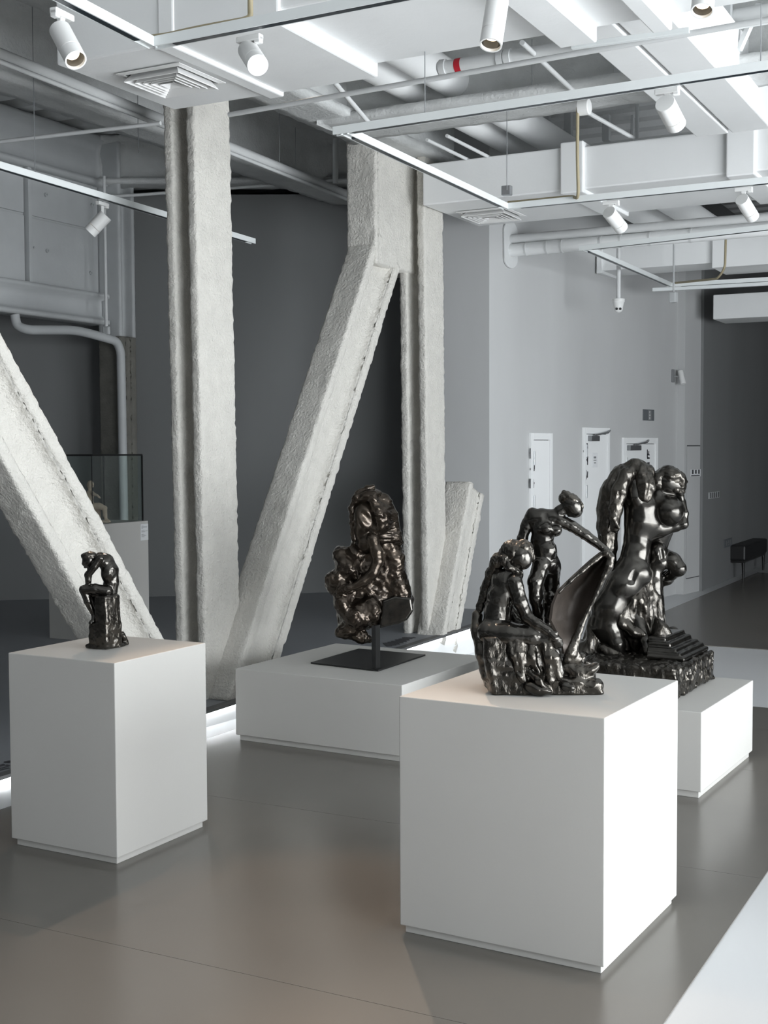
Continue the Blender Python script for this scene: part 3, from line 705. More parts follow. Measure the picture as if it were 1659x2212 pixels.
class Sculpt:
    """shapes are given where the eye sees them (view column, view row) plus a depth offset in metres; radii in view units"""
    def __init__(s, Y, k=.010): s.Y = Y; s.px = Y/FPX; s.ops = []; s.k = k
    def P(s, x, y, dz=0.): return at_y(x, y, s.Y+dz)
    def _add(s, kind, fn, lo, hi, k): s.ops.append((kind, fn, np.minimum.reduce(lo), np.maximum.reduce(hi), s.k if k is None else k)); return s
    def cone(s, a, b, ra, rb, k=None, sub=False):
        A, B = s.P(*a), s.P(*b); ra, rb = ra*s.px, rb*s.px; AB = B-A; L2 = max(np.dot(AB, AB), 1e-12)
        def fn(p):
            t = np.clip((p-A)@AB/L2, 0, 1); return np.linalg.norm(p-A-t[:, None]*AB, axis=1)-(ra+(rb-ra)*t)
        R = max(ra, rb); return s._add('sub' if sub else 'add', fn, [A-R, B-R], [A+R, B+R], k)
    def chain(s, pts, k=None, sub=False):                        # (x, y, dz, r) ...
        for p, q in zip(pts[:-1], pts[1:]): s.cone(p[:3], q[:3], p[3], q[3], k, sub)
        return s
    def ell(s, x, y, dz, rx, ry, rz, rot=0., k=None, sub=False, pitch=0.):
        """ellipsoid: rot turns it in the view plane (degrees, clockwise), pitch about its own long axis"""
        c = s.P(x, y, dz); a = math.radians(rot); X = CR*math.cos(a)-CU*math.sin(a); Yv = CR*math.sin(a)+CU*math.cos(a); Zv = -CW
        if pitch:
            b = math.radians(pitch); Yv, Zv = Yv*math.cos(b)+Zv*math.sin(b), -Yv*math.sin(b)+Zv*math.cos(b)
        Rm = np.stack([X, Yv, Zv], 1); rr = np.array([rx, ry, rz])*s.px
        def fn(p):
            q = (p-c)@Rm; k0 = np.linalg.norm(q/rr, axis=1); k1 = np.linalg.norm(q/(rr*rr), axis=1)+1e-9; return k0*(k0-1)/k1
        R = max(rr); return s._add('sub' if sub else 'add', fn, [c-R], [c+R], k)
    def hull(s, poly, dz0, dz1, rnd=3, k=None, sub=False, taper=0.):
        """rounded slab: view outline pushed from depth dz0 to dz1"""
        pts = np.array(poly, float); c = s.P(*pts.mean(0))
        W = np.array([s.P(x, y) for x, y in poly]); Q = np.stack([(W-c)@CR, (W-c)@CU], 1); rd = rnd*s.px
        m, hz = .5*(dz0+dz1), .5*abs(dz1-dz0)
        def fn(p):
            q = p-c; z = q@CW; u = np.stack([q@CR, q@CU], 1)/(1+z/s.Y)[:, None]
            if taper: u = u*(1+taper*np.maximum(z-dz0, 0))[:, None]
            d2 = np.full(len(p), 1e9); ins = np.zeros(len(p), bool); n = len(Q)
            for i in range(n):
                a, b = Q[i], Q[(i+1) % n]; e = b-a; w = u-a; t = np.clip(w@e/max(e@e, 1e-12), 0, 1)
                d2 = np.minimum(d2, ((w-t[:, None]*e)**2).sum(1))
                cnd = (a[1] > u[:, 1]) != (b[1] > u[:, 1]); xx = (b[0]-a[0])*(u[:, 1]-a[1])/(b[1]-a[1]+1e-12)+a[0]
                ins ^= cnd & (u[:, 0] < xx)
            d = np.where(ins, -1, 1)*np.sqrt(d2)+rd; e = np.abs(z-m)-hz+rd
            return np.minimum(np.maximum(d, e), 0)+np.sqrt(np.maximum(d, 0)**2+np.maximum(e, 0)**2)-rd
        lo = [w+CW*z for w in W for z in (dz0, dz1)]; g_ = .03
        return s._add('sub' if sub else 'add', fn, [q-g_ for q in lo], [q+g_ for q in lo], k)
    def para(s, o, a, b, c, rnd=.004, k=None, sub=False):         # rounded box in world units
        o, a, b, c = [np.asarray(q, float) for q in (o, a, b, c)]; ct = o+(a+b+c)/2; h = np.array([np.linalg.norm(q)/2 for q in (a, b, c)]); Rm = np.stack([nrm(a), nrm(b), nrm(c)], 1)
        def fn(p):
            q = np.abs((p-ct)@Rm)-h+rnd; return np.linalg.norm(np.maximum(q, 0), axis=1)+np.minimum(q.max(1), 0)-rnd
        pts = [o+i*a+j*b+l*c for i in (0, 1) for j in (0, 1) for l in (0, 1)]
        return s._add('sub' if sub else 'add', fn, pts, pts, k)
    def build(s, name, m, parent, vox=.004, amp=.0, scale=60., amp2=0., scale2=(20, 20, 20), axes2=None, zmin=None, label=None, infl=0.):
        adds = [o for o in s.ops if o[0] == 'add']
        lo = np.minimum.reduce([o[2] for o in adds])-.03; hi = np.maximum.reduce([o[3] for o in adds])+.03
        n = np.ceil((hi-lo)/vox).astype(int)+1
        gx, gy, gz = [lo[i]+vox*np.arange(n[i]) for i in range(3)]
        D = np.full(tuple(n), .05, np.float64)
        for kind, fn, l, h, k in s.ops:
            g_ = k+.03
            i0 = np.maximum(((l-g_-lo)/vox).astype(int), 0); i1 = np.minimum(((h+g_-lo)/vox).astype(int)+2, n)
            if (i1 <= i0).any(): continue
            sl = tuple(slice(i0[q], i1[q]) for q in range(3))
            X, Y_, Z_ = np.meshgrid(gx[sl[0]], gy[sl[1]], gz[sl[2]], indexing='ij')
            p = np.stack([X.ravel(), Y_.ravel(), Z_.ravel()], 1); d = fn(p).reshape(X.shape)
            D[sl] = smin(D[sl], d, k) if kind == 'add' else -smin(-D[sl], d, k)
        nb = np.abs(D) < max(3*vox, 2*(amp+amp2)+vox)
        idx = np.argwhere(nb); p = lo+idx*vox
        if amp: D[nb] += amp*fbm(p*scale)
        if amp2:
            q = p if axes2 is None else p@np.stack([nrm(a) for a in axes2], 1)
            D[nb] += amp2*fbm(q*np.array(scale2), 2)
        if infl: D -= infl
        if zmin is not None:
            zz = np.broadcast_to(gz[None, None, :], D.shape); D = np.maximum(D, zmin-zz)
        V, F = surface_net(D); V = lo+V*vox
        return link_mesh(name, V, F, m, parent, smooth=True, label=label)
def surface_net(D):
    S = D < 0; n = np.array(D.shape)
    cnt = np.zeros(tuple(n-1), np.int8)
    for a in (0, 1):
        for b in (0, 1):
            for c in (0, 1): cnt += S[a:n[0]-1+a, b:n[1]-1+b, c:n[2]-1+c]
    act = (cnt > 0) & (cnt < 8); cells = np.argwhere(act); ids = np.full(tuple(n-1), -1, np.int64); ids[act] = np.arange(len(cells))
    acc = np.zeros((len(cells), 3)); w = np.zeros(len(cells))
    for ax in range(3):
        o = [q for q in range(3) if q != ax]
        for a in (0, 1):
            for b in (0, 1):
                c0 = cells.copy(); c0[:, o[0]] += a; c0[:, o[1]] += b; c1 = c0.copy(); c1[:, ax] += 1
                d0 = D[tuple(c0.T)]; d1 = D[tuple(c1.T)]; x = (d0 < 0) != (d1 < 0)
                t = np.where(x, d0/np.where(x, d0-d1, 1), 0); pt = c0.astype(float); pt[:, ax] += t
                acc[x] += pt[x]; w[x] += 1
    V = acc/w[:, None]; F = []
    for ax in range(3):
        u, v = (ax+1) % 3, (ax+2) % 3
        s0 = [slice(None)]*3; s1 = [slice(None)]*3; s0[ax] = slice(0, n[ax]-1); s1[ax] = slice(1, n[ax])
        a, b = S[tuple(s0)], S[tuple(s1)]; e = np.argwhere(a != b); e = e[(e[:, u] > 0) & (e[:, v] > 0) & (e[:, u] < n[u]-1) & (e[:, v] < n[v]-1)]
        ins = a[tuple(e.T)]
        def cid(du, dv):
            c = e.copy(); c[:, u] += du; c[:, v] += dv; return ids[tuple(c.T)]
        q = np.stack([cid(-1, -1), cid(0, -1), cid(0, 0), cid(-1, 0)], 1); q[~ins] = q[~ins][:, ::-1]; F.append(q)
    return V, np.concatenate(F)
def hand(s, wx, wy, wz, kx, ky, kz, r, spread=(0, 0), curl=(0, 6, .004), n=4, thumb=(6, -2, -.01)):
    """palm from wrist to knuckles, four fingers of different length and a thumb from the palm's side"""
    s.cone((wx, wy, wz), (kx, ky, kz), r*1.0, r*1.25, k=.004)
    dx, dy = kx-wx, ky-wy; L = math.hypot(dx, dy) or 1; px_, py_ = -dy/L, dx/L
    for i in range(n):
        o = (i-1.5)*r*.62; ln = (1.0, 1.15, 1.08, .85)[i]
        bx, by = kx+px_*o, ky+py_*o
        mx_, my_ = bx+dx/L*r*1.5*ln+spread[0]*(i-1.5), by+dy/L*r*1.5*ln+spread[1]*(i-1.5)
        ex, ey = mx_+dx/L*r*1.1*ln+curl[0], my_+dy/L*r*1.1*ln+curl[1]
        s.chain([(bx, by, kz, r*.42), (mx_, my_, kz-.002, r*.38), (ex, ey, kz+curl[2], r*.30)], k=.002)
    s.chain([(wx+dx*.45, wy+dy*.45, wz-.004, r*.5), (wx+dx*.7+thumb[0]*.6, wy+dy*.7+thumb[1], kz+thumb[2]*.7, r*.42), (wx+dx*.95+thumb[0], wy+dy*.95+thumb[1]*2, kz+thumb[2], r*.32)], k=.003)
def face(s, x, y, dz, r, ang, ear=True):
    """nose, brow, lips, chin on a head seen in profile; ang is the direction the face looks in the view plane (degrees, 0 right, 90 down)"""
    a = math.radians(ang); fx, fy = math.cos(a), math.sin(a); ux, uy = math.sin(a), -math.cos(a)    # u points to the crown
    if fx < 0: ux, uy = -ux, -uy
    def q(f, u, d=0.): return (x+fx*r*f+ux*r*u, y+fy*r*f+uy*r*u, dz+d*r*s.px)
    s.cone(q(.86, .22), q(1.14, -.12), r*.10, r*.15, k=.003)      # nose
    s.cone(q(.84, .34, -.45), q(.84, .34, .45), r*.13, r*.13, k=.004)   # brow
    s.cone(q(.66, .12, -.55), q(.74, .12, -.42), r*.13, r*.12, k=.003, sub=True)   # eye hollow
    s.ell(*q(.66, .12, -.46), r*.12, r*.09, r*.10, rot=ang, k=.002)
    s.cone(q(.92, -.38, -.16), q(.92, -.38, .16), r*.09, r*.09, k=.003)
    s.cone(q(.90, -.52, -.15), q(.90, -.52, .15), r*.09, r*.09, k=.003)
    s.cone(q(.88, -.45, -.2), q(.9, -.45, .2), r*.035, r*.035, k=.001, sub=True)
    s.cone(q(.72, -.80, -.08), q(.72, -.80, .08), r*.22, r*.22, k=.006)
    if ear: s.ell(*q(-.02, -.02, -.82), r*.16, r*.26, r*.12, rot=ang+90, k=.003)     # ear
# ================================================================== bronze pair on the front plinth
zF = PF['H']+.0005
YF = float(at_z(1170, 1502, zF)[1])+.10
TF = thing('bronze_sculpture', 'dark bronze pair, one seated and one standing, holding a curved shell of cloth', 'sculpture', np.r_[at_y(1170, 1480, YF)[:2], zF], None)
VF = .0034
s = Sculpt(YF, .016)                                             # rock and base
s.hull([(1046, 1420), (1052, 1470), (1057, 1515), (1123, 1520), (1200, 1528), (1262, 1530), (1290, 1522), (1299, 1490), (1288, 1470), (1262, 1462), (1232, 1458), (1180, 1452), (1120, 1430)], -.10, .13, rnd=10)
s.hull([(1040, 1372), (1040, 1412), (1050, 1460), (1120, 1470), (1150, 1455), (1140, 1380), (1090, 1362)], -.09, .10, rnd=12)
s.chain([(1032, 1330, .05, 12), (1030, 1360, .03, 13), (1042, 1410, .0, 14), (1052, 1460, .0, 14)])
s.ell(1260, 1462, -.03, 30, 20, 28, rot=-22)
s.ell(1276, 1446, -.05, 23, 12, 20, rot=-30, k=.008); s.ell(1250, 1452, -.04, 26, 20, 26, rot=-10); s.ell(1228, 1440, -.03, 24, 18, 24)
s.ell(1280, 1482, -.07, 22, 15, 22, rot=-12, k=.01)
s.cone((1266, 1463, -.14), (1300, 1459, -.10), 5, 8, sub=True, k=.008); s.ell(1284, 1476, -.14, 12, 6, 14, rot=-10, sub=True, k=.01)
s.ell(1236, 1428, .02, 22, 14, 24, rot=10); s.ell(1254, 1420, .03, 10, 8, 12)
s.ell(1283, 1487, -.06, 20, 14, 22); s.ell(1160, 1487, -.11, 30, 14, 16, rot=20); s.ell(1180, 1490, -.12, 16, 6, 8, rot=28)
s.ell(1140, 1425, .0, 36, 36, 40); s.ell(1180, 1440, .03, 40, 34, 44); s.ell(1170, 1330, .10, 20, 40, 20); s.ell(1184, 1380, .09, 26, 40, 26)
s.cone((1130, 1418, -.12), (1156, 1452, -.12), 10, 12, sub=True, k=.02)
s.build('rock_base', M['bronze_rough'], TF, vox=VF, amp=.0042, scale=26, zmin=zF)
s = Sculpt(YF, .012)                                             # seated figure
s.chain([(1072, 1352, .0, 27), (1076, 1318, .005, 27), (1084, 1285, .0, 28), (1096, 1258, -.005, 26), (1108, 1240, -.01, 20)])
s.ell(1090, 1262, .02, 36, 26, 34, rot=55)
s.chain([(1106, 1236, -.01, 13), (1116, 1214, -.02, 12)])
s.ell(1124, 1201, -.025, 21, 24, 20, rot=20); s.ell(1134, 1214, -.03, 12, 15, 14, rot=30)
face(s, 1124, 1203, -.025, 19, 42)
s.chain([(1112, 1256, -.055, 14), (1124, 1300, -.065, 12.5), (1139, 1334, -.07, 11)], k=.008)
s.chain([(1139, 1334, -.07, 11), (1160, 1348, -.085, 10), (1184, 1362, -.095, 7.5)], k=.006)
hand(s, 1184, 1362, -.095, 1198, 1378, -.10, 6.5, curl=(-1, 3, .004), thumb=(4, -5, -.004))
s.chain([(1080, 1272, .07, 13), (1096, 1312, .08, 11), (1120, 1342, .06, 9), (1150, 1356, .03, 8)], k=.008)
s.chain([(1056, 1366, -.02, 24), (1100, 1372, -.05, 25), (1150, 1375, -.065, 21), (1178, 1380, -.07, 17)])
s.chain([(1178, 1380, -.07, 17), (1192, 1412, -.07, 15), (1204, 1450, -.065, 12), (1206, 1470, -.07, 10)])
s.chain([(1206, 1470, -.07, 9), (1222, 1482, -.10, 8), (1234, 1486, -.115, 5)], k=.006)
s.chain([(1060, 1362, .06, 22), (1130, 1368, .06, 20), (1168, 1374, .05, 16), (1176, 1430, .05, 13)])
s.build('seated_figure', M['bronze'], TF, vox=.0029, amp=.0012, scale=40, amp2=.0008, scale2=(120, 120, 60), infl=.0042)
s = Sculpt(YF, .010)                                             # its hair
s.ell(1110, 1192, -.005, 30, 27, 28, rot=10); s.ell(1086, 1206, .0, 17, 22, 20, rot=30); s.ell(1134, 1182, -.02, 20, 15, 18, rot=30); s.ell(1148, 1200, -.015, 8, 14, 12, rot=-10)
s.ell(1066, 1210, .0, 7, 9, 9)
s.chain([(1074, 1210, .0, 14), (1062, 1240, .03, 13), (1050, 1275, .05, 11), (1038, 1310, .05, 9), (1028, 1340, .045, 7)])
s.chain([(1090, 1210, -.03, 12), (1100, 1226, -.04, 9), (1124, 1236, -.045, 6)])
s.cone((1116, 1216, -.05), (1128, 1226, -.05), 5, 8, sub=True, k=.006)
s.build('hair', M['bronze_rough'], TF, vox=.003, amp=.0022, scale=60, amp2=.0036, scale2=(85, 85, 30))
s = Sculpt(YF, .014)                                             # drapery over the lap
s.hull([(1086, 1376), (1130, 1372), (1184, 1374), (1200, 1410), (1208, 1462), (1180, 1478), (1150, 1458), (1128, 1474), (1106, 1440), (1092, 1420)], -.098, -.03, rnd=9)
for x0, y0, xm, ym, x1, y1, r in ((1098, 1384, 1108, 1416, 1122, 1462, 6), (1112, 1380, 1128, 1420, 1130, 1470, 7), (1128, 1380, 1122, 1410, 1146, 1444, 6), (1150, 1380, 1146, 1424, 1164, 1462, 8), (1170, 1382, 1186, 1420, 1190, 1470, 10), (1184, 1384, 1198, 1420, 1206, 1462, 9)):
    s.chain([(x0, y0, -.088, r*.7), (xm, ym, -.104, r), (x1, y1, -.106, r*.8)])
s.cone((1138, 1420, -.125), (1152, 1452, -.12), 7, 9, sub=True, k=.016); s.cone((1110, 1430, -.125), (1116, 1450, -.12), 5, 6, sub=True, k=.012)
s.chain([(1140, 1450, -.10, 6), (1164, 1470, -.125, 7), (1184, 1494, -.13, 5)], k=.01)
s.build('lap_drapery', M['bronze_rough'], TF, vox=.003, amp=.0025, scale=30, amp2=.004, scale2=(55, 55, 16))
YS = YF+.07
s = Sculpt(YS, .010)                                             # standing figure
s.ell(1177, 1132, .0, 28, 24, 21, rot=-10); s.ell(1164, 1118, .0, 24, 16, 18, rot=-25); s.ell(1196, 1118, -.01, 22, 13, 16, rot=20)
s.ell(1200, 1146, -.035, 11, 10, 11); s.ell(1180, 1142, -.045, 11, 10, 10)
s.chain([(1176, 1140, .0, 24), (1170, 1168, .0, 20), (1173, 1192, .0, 22), (1180, 1216, .0, 24)])
s.ell(1183, 1190, -.02, 18, 20, 16); s.ell(1185, 1222, .0, 22, 22, 22)
s.chain([(1196, 1116, -.01, 11), (1210, 1104, -.02, 9.5), (1222, 1096, -.025, 9)], k=.006)
s.ell(1236, 1090, -.03, 22, 17, 17, rot=52); s.ell(1243, 1103, -.03, 13, 12, 13, rot=60)
face(s, 1238, 1093, -.03, 16.5, 64)
s.chain([(1208, 1124, -.02, 11), (1236, 1137, -.02, 9.5), (1264, 1155, -.02, 8.5)], k=.007)
s.chain([(1264, 1155, -.02, 8.5), (1282, 1168, -.02, 7), (1298, 1181, -.025, 5.2)], k=.005)
hand(s, 1298, 1181, -.025, 1309, 1190, -.028, 4.6, curl=(3, 5, .006), thumb=(-2, 6, -.006))
s.chain([(1150, 1110, .005, 11), (1138, 1134, .01, 9.5), (1128, 1164, .015, 8.5), (1126, 1196, .02, 7)], k=.007)
s.chain([(1170, 1222, -.03, 18), (1157, 1256, -.06, 14.5), (1158, 1292, -.065, 12)])
s.chain([(1158, 1292, -.065, 12), (1163, 1320, -.05, 9.5), (1166, 1350, -.035, 8), (1168, 1372, -.03, 6)])
s.chain([(1191, 1228, .01, 18), (1190, 1266, .01, 14.5), (1190, 1292, .005, 11.5), (1182, 1330, .01, 10), (1176, 1368, .02, 7)])
s.ell(1189, 1290, -.008, 10, 11, 11)
s.build('standing_figure', M['bronze'], TF, vox=.0029, amp=.0012, scale=42, amp2=.0007, scale2=(120, 120, 120), infl=.0052)
s = Sculpt(YS, .006)
s.ell(1236, 1079, -.028, 26, 12, 19, rot=36); s.ell(1221, 1078, -.025, 15, 13, 16, rot=50); s.ell(1219, 1066, -.025, 6, 7, 7); s.ell(1252, 1092, -.03, 10, 7, 13, rot=50)
s.build('hair', M['bronze_rough'], TF, vox=.0026, amp=.002, scale=70, amp2=.0022, scale2=(120, 120, 60))
# curved shell of cloth: a thick bent sheet between two edge lines
LE = [(1300, 1196, -.02), (1278, 1213, -.03), (1238, 1249, -.05), (1207, 1279, -.065), (1196, 1306, -.07), (1191, 1340, -.07), (1204, 1366, -.075), (1213, 1384, -.08), (1219, 1412, -.07)]
RE_ = [(1321, 1200, -.02), (1316, 1222, -.03), (1303, 1250, -.035), (1290, 1274, -.03), (1281, 1292, -.03), (1267, 1320, -.035), (1253, 1348, -.04), (1241, 1379, -.05), (1222, 1415, -.06)]
def shell_sheet(Y, LE, RE_, bulge, th, nu=22, sub=4):
    def interp(E):
        E = np.array(E, float); out = []
        for i in range(len(E)-1):
            for j in range(sub): t = j/sub; out.append(E[i]*(1-t)+E[i+1]*t)
        out.append(E[-1]); return np.array(out)
    A, B = interp(LE), interp(RE_); nv = len(A); V = []; Nn = []
    for i in range(nv):
        v = i/(nv-1); bl = bulge*math.sin(math.pi*min(1, .25+v*.8))
        for j in range(nu+1):
            u = j/nu; q = A[i]*(1-u)+B[i]*u; dz = q[2]+bl*math.sin(math.pi*u)**.8
            p = at_y(q[0], q[1], Y+dz); p = p+CW*.004*mnoise.fractal(Vector(p*18), .8, 2., 3); V.append(p)
    G = np.array(V).reshape(nv, nu+1, 3)
    du = np.gradient(G, axis=1); dv = np.gradient(G, axis=0); N = np.cross(du, dv); N /= np.linalg.norm(N, axis=2)[:, :, None]+1e-9
    if (N@CW).mean() < 0: N = -N
    F_ = []; W = nu+1; n = nv*W
    ed = np.minimum(np.arange(nu+1), nu-np.arange(nu+1))
    T = th*np.ones((nv, W, 1))
    allv = np.concatenate([G.reshape(-1, 3), (G+N*T).reshape(-1, 3)])
    for i in range(nv-1):
        for j in range(nu):
            a = i*W+j; F_.append((a, a+W, a+W+1, a+1)); F_.append((n+a, n+a+1, n+a+W+1, n+a+W))
    for i in range(nv-1):
        a = i*W; F_.append((a, n+a, n+a+W, a+W)); b = a+nu; F_.append((b, b+W, n+b+W, n+b))
    for j in range(nu):
        F_.append((j, j+1, n+j+1, n+j)); a = (nv-1)*W+j; F_.append((a, n+a, n+a+1, a+1))
    return allv, F_
v_, f_ = shell_sheet(YF, LE, RE_, .10, .010)
o = link_mesh('cloth_shell', v_, f_, M['bronze_inner'], TF, smooth=False, label='brown hollow inside of the shell'); o.data.polygons.foreach_set('use_smooth', [True]*len(o.data.polygons)); o.data.set_sharp_from_angle(angle=math.radians(50))
s = Sculpt(YF, .008)                                             # gathered outer fold and rim of the shell
s.chain([(1310, 1194, -.03, 9), (1319, 1204, -.03, 8), (1315, 1224, -.035, 9), (1304, 1246, -.035, 7)])
s.chain([(1304, 1246, -.035, 6), (1288, 1282, -.03, 5), (1270, 1320, -.03, 5), (1256, 1350, -.035, 7), (1244, 1382, -.045, 9), (1232, 1412, -.055, 14)])
s.chain([(1306, 1196, -.025, 5), (1284, 1212, -.035, 6), (1258, 1234, -.045, 4), (1232, 1256, -.055, 3), (1208, 1279, -.06, 3)])
s.chain([(1240, 1404, -.04, 10), (1248, 1424, -.04, 10), (1226, 1424, -.06, 10)])
s.build('shell_rim', M['bronze_rough'], TF, vox=.003, amp=.0016, scale=50)

# ================================================================== tall kneeling bronze on the right plinth
zR = PR['H']+.0005
pa, pb = at_z(1464, 1512, zR), at_z(1531, 1466, zR)
YR = float(at_z(1420, 1480, zR)[1])+.22
TR_ = thing('bronze_sculpture', 'tall dark bronze of a bowed kneeling draped pair on a rough stepped block', 'sculpture', np.r_[at_y(1380, 1480, YR)[:2], zR])
s = Sculpt(YR, .03)                                              # base and rough block
d2 = PR['d2']; d1 = PR['d1']; L = np.dot(pb-pa, d2)
hb = at_y(1470, 1440, pa[1])[2]-zR
s.para(pa-d2*.02+ZZ*0, d1*.95, d2*(L+.04), ZZ*hb*.95, rnd=.02)
s.build('rough_base', M['bronze_rough'], TR_, vox=.0065, amp=.012, scale=24, amp2=.008, scale2=(46, 46, 9), zmin=zR)
s = Sculpt(YR, .02)                                              # stepped moulding and pillar at the back right
q = pa+ZZ*hb*.93
for i, (ins, hh) in enumerate(((.03, .028), (.055, .024), (.085, .022), (.125, .03), (.16, .03))):
    s.para(q+d1*ins+d2*(.20+ins*.5), d1*(.25-ins*.9), d2*(L-.21-ins*.8), ZZ*hh, rnd=.012, k=.012); q = q+ZZ*hh*.9
s.chain([(1490, 1400, .16, 14), (1466, 1382, .16, 16), (1452, 1368, .16, 16)], k=.03)
s.hull([(1422, 1262), (1441, 1262), (1444, 1300), (1448, 1368), (1462, 1392), (1420, 1400)], .10, .24, rnd=4)
s.ell(1436, 1252, .14, 20, 14, 24); s.ell(1446, 1240, .12, 16, 10, 16)
s.build('stone_pillar', M['bronze'], TR_, vox=.006, amp=.0016, scale=22)
s = Sculpt(YR, .028)                                             # kneeling woman seen from behind
s.ell(1366, 1236, -.04, 38, 36, 40, rot=10); s.ell(1348, 1262, -.05, 40, 38, 40, rot=40); s.ell(1384, 1240, -.06, 24, 28, 26)
s.chain([(1366, 1230, -.03, 34), (1374, 1192, -.02, 29), (1378, 1158, -.01, 28), (1384, 1128, -.01, 34), (1386, 1098, .0, 36), (1376, 1066, .01, 32), (1368, 1040, .02, 26)])
s.ell(1404, 1130, .0, 26, 32, 30, rot=-30)
s.chain([(1372, 1046, -.04, 17), (1374, 1075, -.06, 15), (1392, 1108, -.06, 14)], k=.02)
s.chain([(1404, 1150, -.0, 20), (1430, 1142, -.01, 17), (1458, 1137, -.02, 12.5)], k=.025)
s.chain([(1458, 1137, -.02, 12), (1476, 1132, -.03, 10.5), (1478, 1110, -.02, 9), (1474, 1086, -.01, 7)], k=.012)
hand(s, 1474, 1086, -.01, 1470, 1072, -.005, 6.5, curl=(-5, -4, .01), thumb=(-6, 2, -.004))
s.chain([(1340, 1272, -.05, 36), (1318, 1312, -.05, 38), (1312, 1350, -.04, 36), (1320, 1392, -.02, 30)])
s.chain([(1320, 1360, -.08, 26), (1334, 1392, -.12, 17), (1338, 1422, -.13, 12)], k=.015)
s.chain([(1370, 1320, -.06, 24), (1388, 1370, -.12, 16), (1394, 1384, -.16, 12), (1402, 1408, -.19, 13), (1408, 1424, -.20, 10)], k=.012)
for i in range(5): s.ell(1402+4.2*i, 1430-abs(i-1.5)*1.2, -.205+.006*i, 3.2-.25*i, 4.4-.35*i, 4, rot=10, k=.003)
s.cone((1376, 1226, -.16), (1366, 1252, -.16), 3, 4, sub=True, k=.03)
s.build('kneeling_figure', M['bronze'], TR_, vox=.005, amp=.0016, scale=14)
s = Sculpt(YR, .02)                                              # hair and cloth falling over her shoulder
s.chain([(1398, 1022, -.02, 18), (1372, 1016, -.01, 24), (1346, 1030, .01, 26), (1326, 1062, .02, 28), (1316, 1100, .03, 26), (1312, 1140, .03, 22), (1314, 1180, .03, 18), (1318, 1214, .02, 14)])
s.chain([(1352, 1024, -.06, 16), (1338, 1060, -.08, 16), (1330, 1100, -.09, 14), (1328, 1140, -.08, 10)])
s.chain([(1332, 1090, -.11, 9), (1326, 1120, -.12, 7), (1338, 1142, -.12, 4)], k=.01)
s.chain([(1384, 1016, -.06, 15), (1390, 1046, -.09, 13), (1388, 1074, -.10, 9)], k=.015)
s.chain([(1400, 1030, -.06, 13), (1404, 1056, -.08, 10), (1398, 1080, -.09, 7)], k=.015)
s.build('hair', M['bronze_rough'], TR_, vox=.0055, amp=.003, scale=30, amp2=.006, scale2=(38, 38, 11))
s = Sculpt(YR, .022)                                             # the figure she bows over
s.ell(1440, 1040, .02, 32, 32, 34); s.ell(1460, 1050, .0, 18, 20, 20)
s.ell(1444, 1104, -.02, 33, 35, 36, rot=-10); s.ell(1420, 1082, .02, 26, 34, 30)
s.chain([(1472, 1084, .01, 10), (1476, 1110, -.02, 10)], k=.012)
face(s, 1448, 1048, .01, 30, 35)
s.chain([(1432, 1110, .08, 36), (1410, 1180, .12, 30), (1400, 1250, .12, 28), (1404, 1340, .1, 30), (1420, 1400, .08, 26)])
s.build('bowed_figure', M['bronze'], TR_, vox=.005, amp=.0016, scale=14)
s = Sculpt(YR, .012)
s.ell(1448, 1030, -.0, 31, 24, 30, rot=20); s.ell(1470, 1040, -.01, 13, 22, 20, rot=-12); s.ell(1462, 1058, -.03, 18, 9, 14, rot=15); s.ell(1418, 1040, .0, 14, 24, 24)
s.build('hair', M['bronze_rough'], TR_, vox=.005, amp=.004, scale=34, amp2=.005, scale2=(40, 30, 60))
s = Sculpt(YR, .02)                                              # small head and bent arm against the pillar
s.ell(1420, 1194, .02, 22, 26, 26, rot=10); s.ell(1426, 1216, .0, 17, 18, 18)
face(s, 1420, 1198, .0, 20, 75)
s.cone((1412, 1190, -.06), (1416, 1212, -.06), 5, 6, sub=True, k=.01); s.cone((1428, 1186, -.05), (1432, 1206, -.05), 4, 5, sub=True, k=.01)
s.chain([(1438, 1200, .04, 15), (1452, 1212, .0, 19), (1466, 1228, -.02, 17)], k=.015)
s.chain([(1466, 1230, -.02, 15), (1450, 1242, .04, 12), (1436, 1248, .07, 9)], k=.012)
hand(s, 1436, 1248, .06, 1426, 1248, .05, 6, curl=(-2, 3, .005), thumb=(2, 4, -.006))
s.chain([(1414, 1222, .01, 17), (1412, 1262, .0, 18), (1416, 1300, -.02, 17), (1420, 1340, -.04, 14), (1432, 1372, -.06, 10)], k=.02)
s.chain([(1432, 1372, -.06, 10), (1444, 1398, -.08, 9), (1458, 1418, -.10, 6)], k=.01)
s.build('crouching_figure', M['bronze'], TR_, vox=.005, amp=.0015, scale=16)
s = Sculpt(YR, .012)                                             # flowing cloth
s.hull([(1288, 1290), (1274, 1360), (1260, 1402), (1240, 1420), (1290, 1442), (1400, 1452), (1412, 1400), (1360, 1350), (1330, 1318)], -.05, .14, rnd=12)
s.hull([(1338, 1292), (1400, 1258), (1426, 1286), (1434, 1374), (1402, 1388), (1354, 1370)], -.085, .02, rnd=10)
def fold(pts, r): s.chain([(x, y, dz, r*q) for (x, y, dz), q in zip(pts, (1, 1.15, 1.1, .9, .7))])
fold([(1396, 1240, -.05), (1388, 1268, -.08), (1356, 1284, -.11), (1336, 1296, -.11)], 6)
for i in range(9):
    a = i/8
    fold([(1396+4*a, 1262+8*i*.4, -.06), (1374+16*a, 1296+2*i, -.11), (1350+46*a, 1326+3*i, -.115+.02*a), (1352+60*a, 1366+2*i, -.10), (1372+70*a, 1404+2*i, -.09)], 8)
fold([(1404, 1236, -.04), (1402, 1290, -.06), (1404, 1340, -.08), (1420, 1390, -.09), (1440, 1424, -.10)], 9)
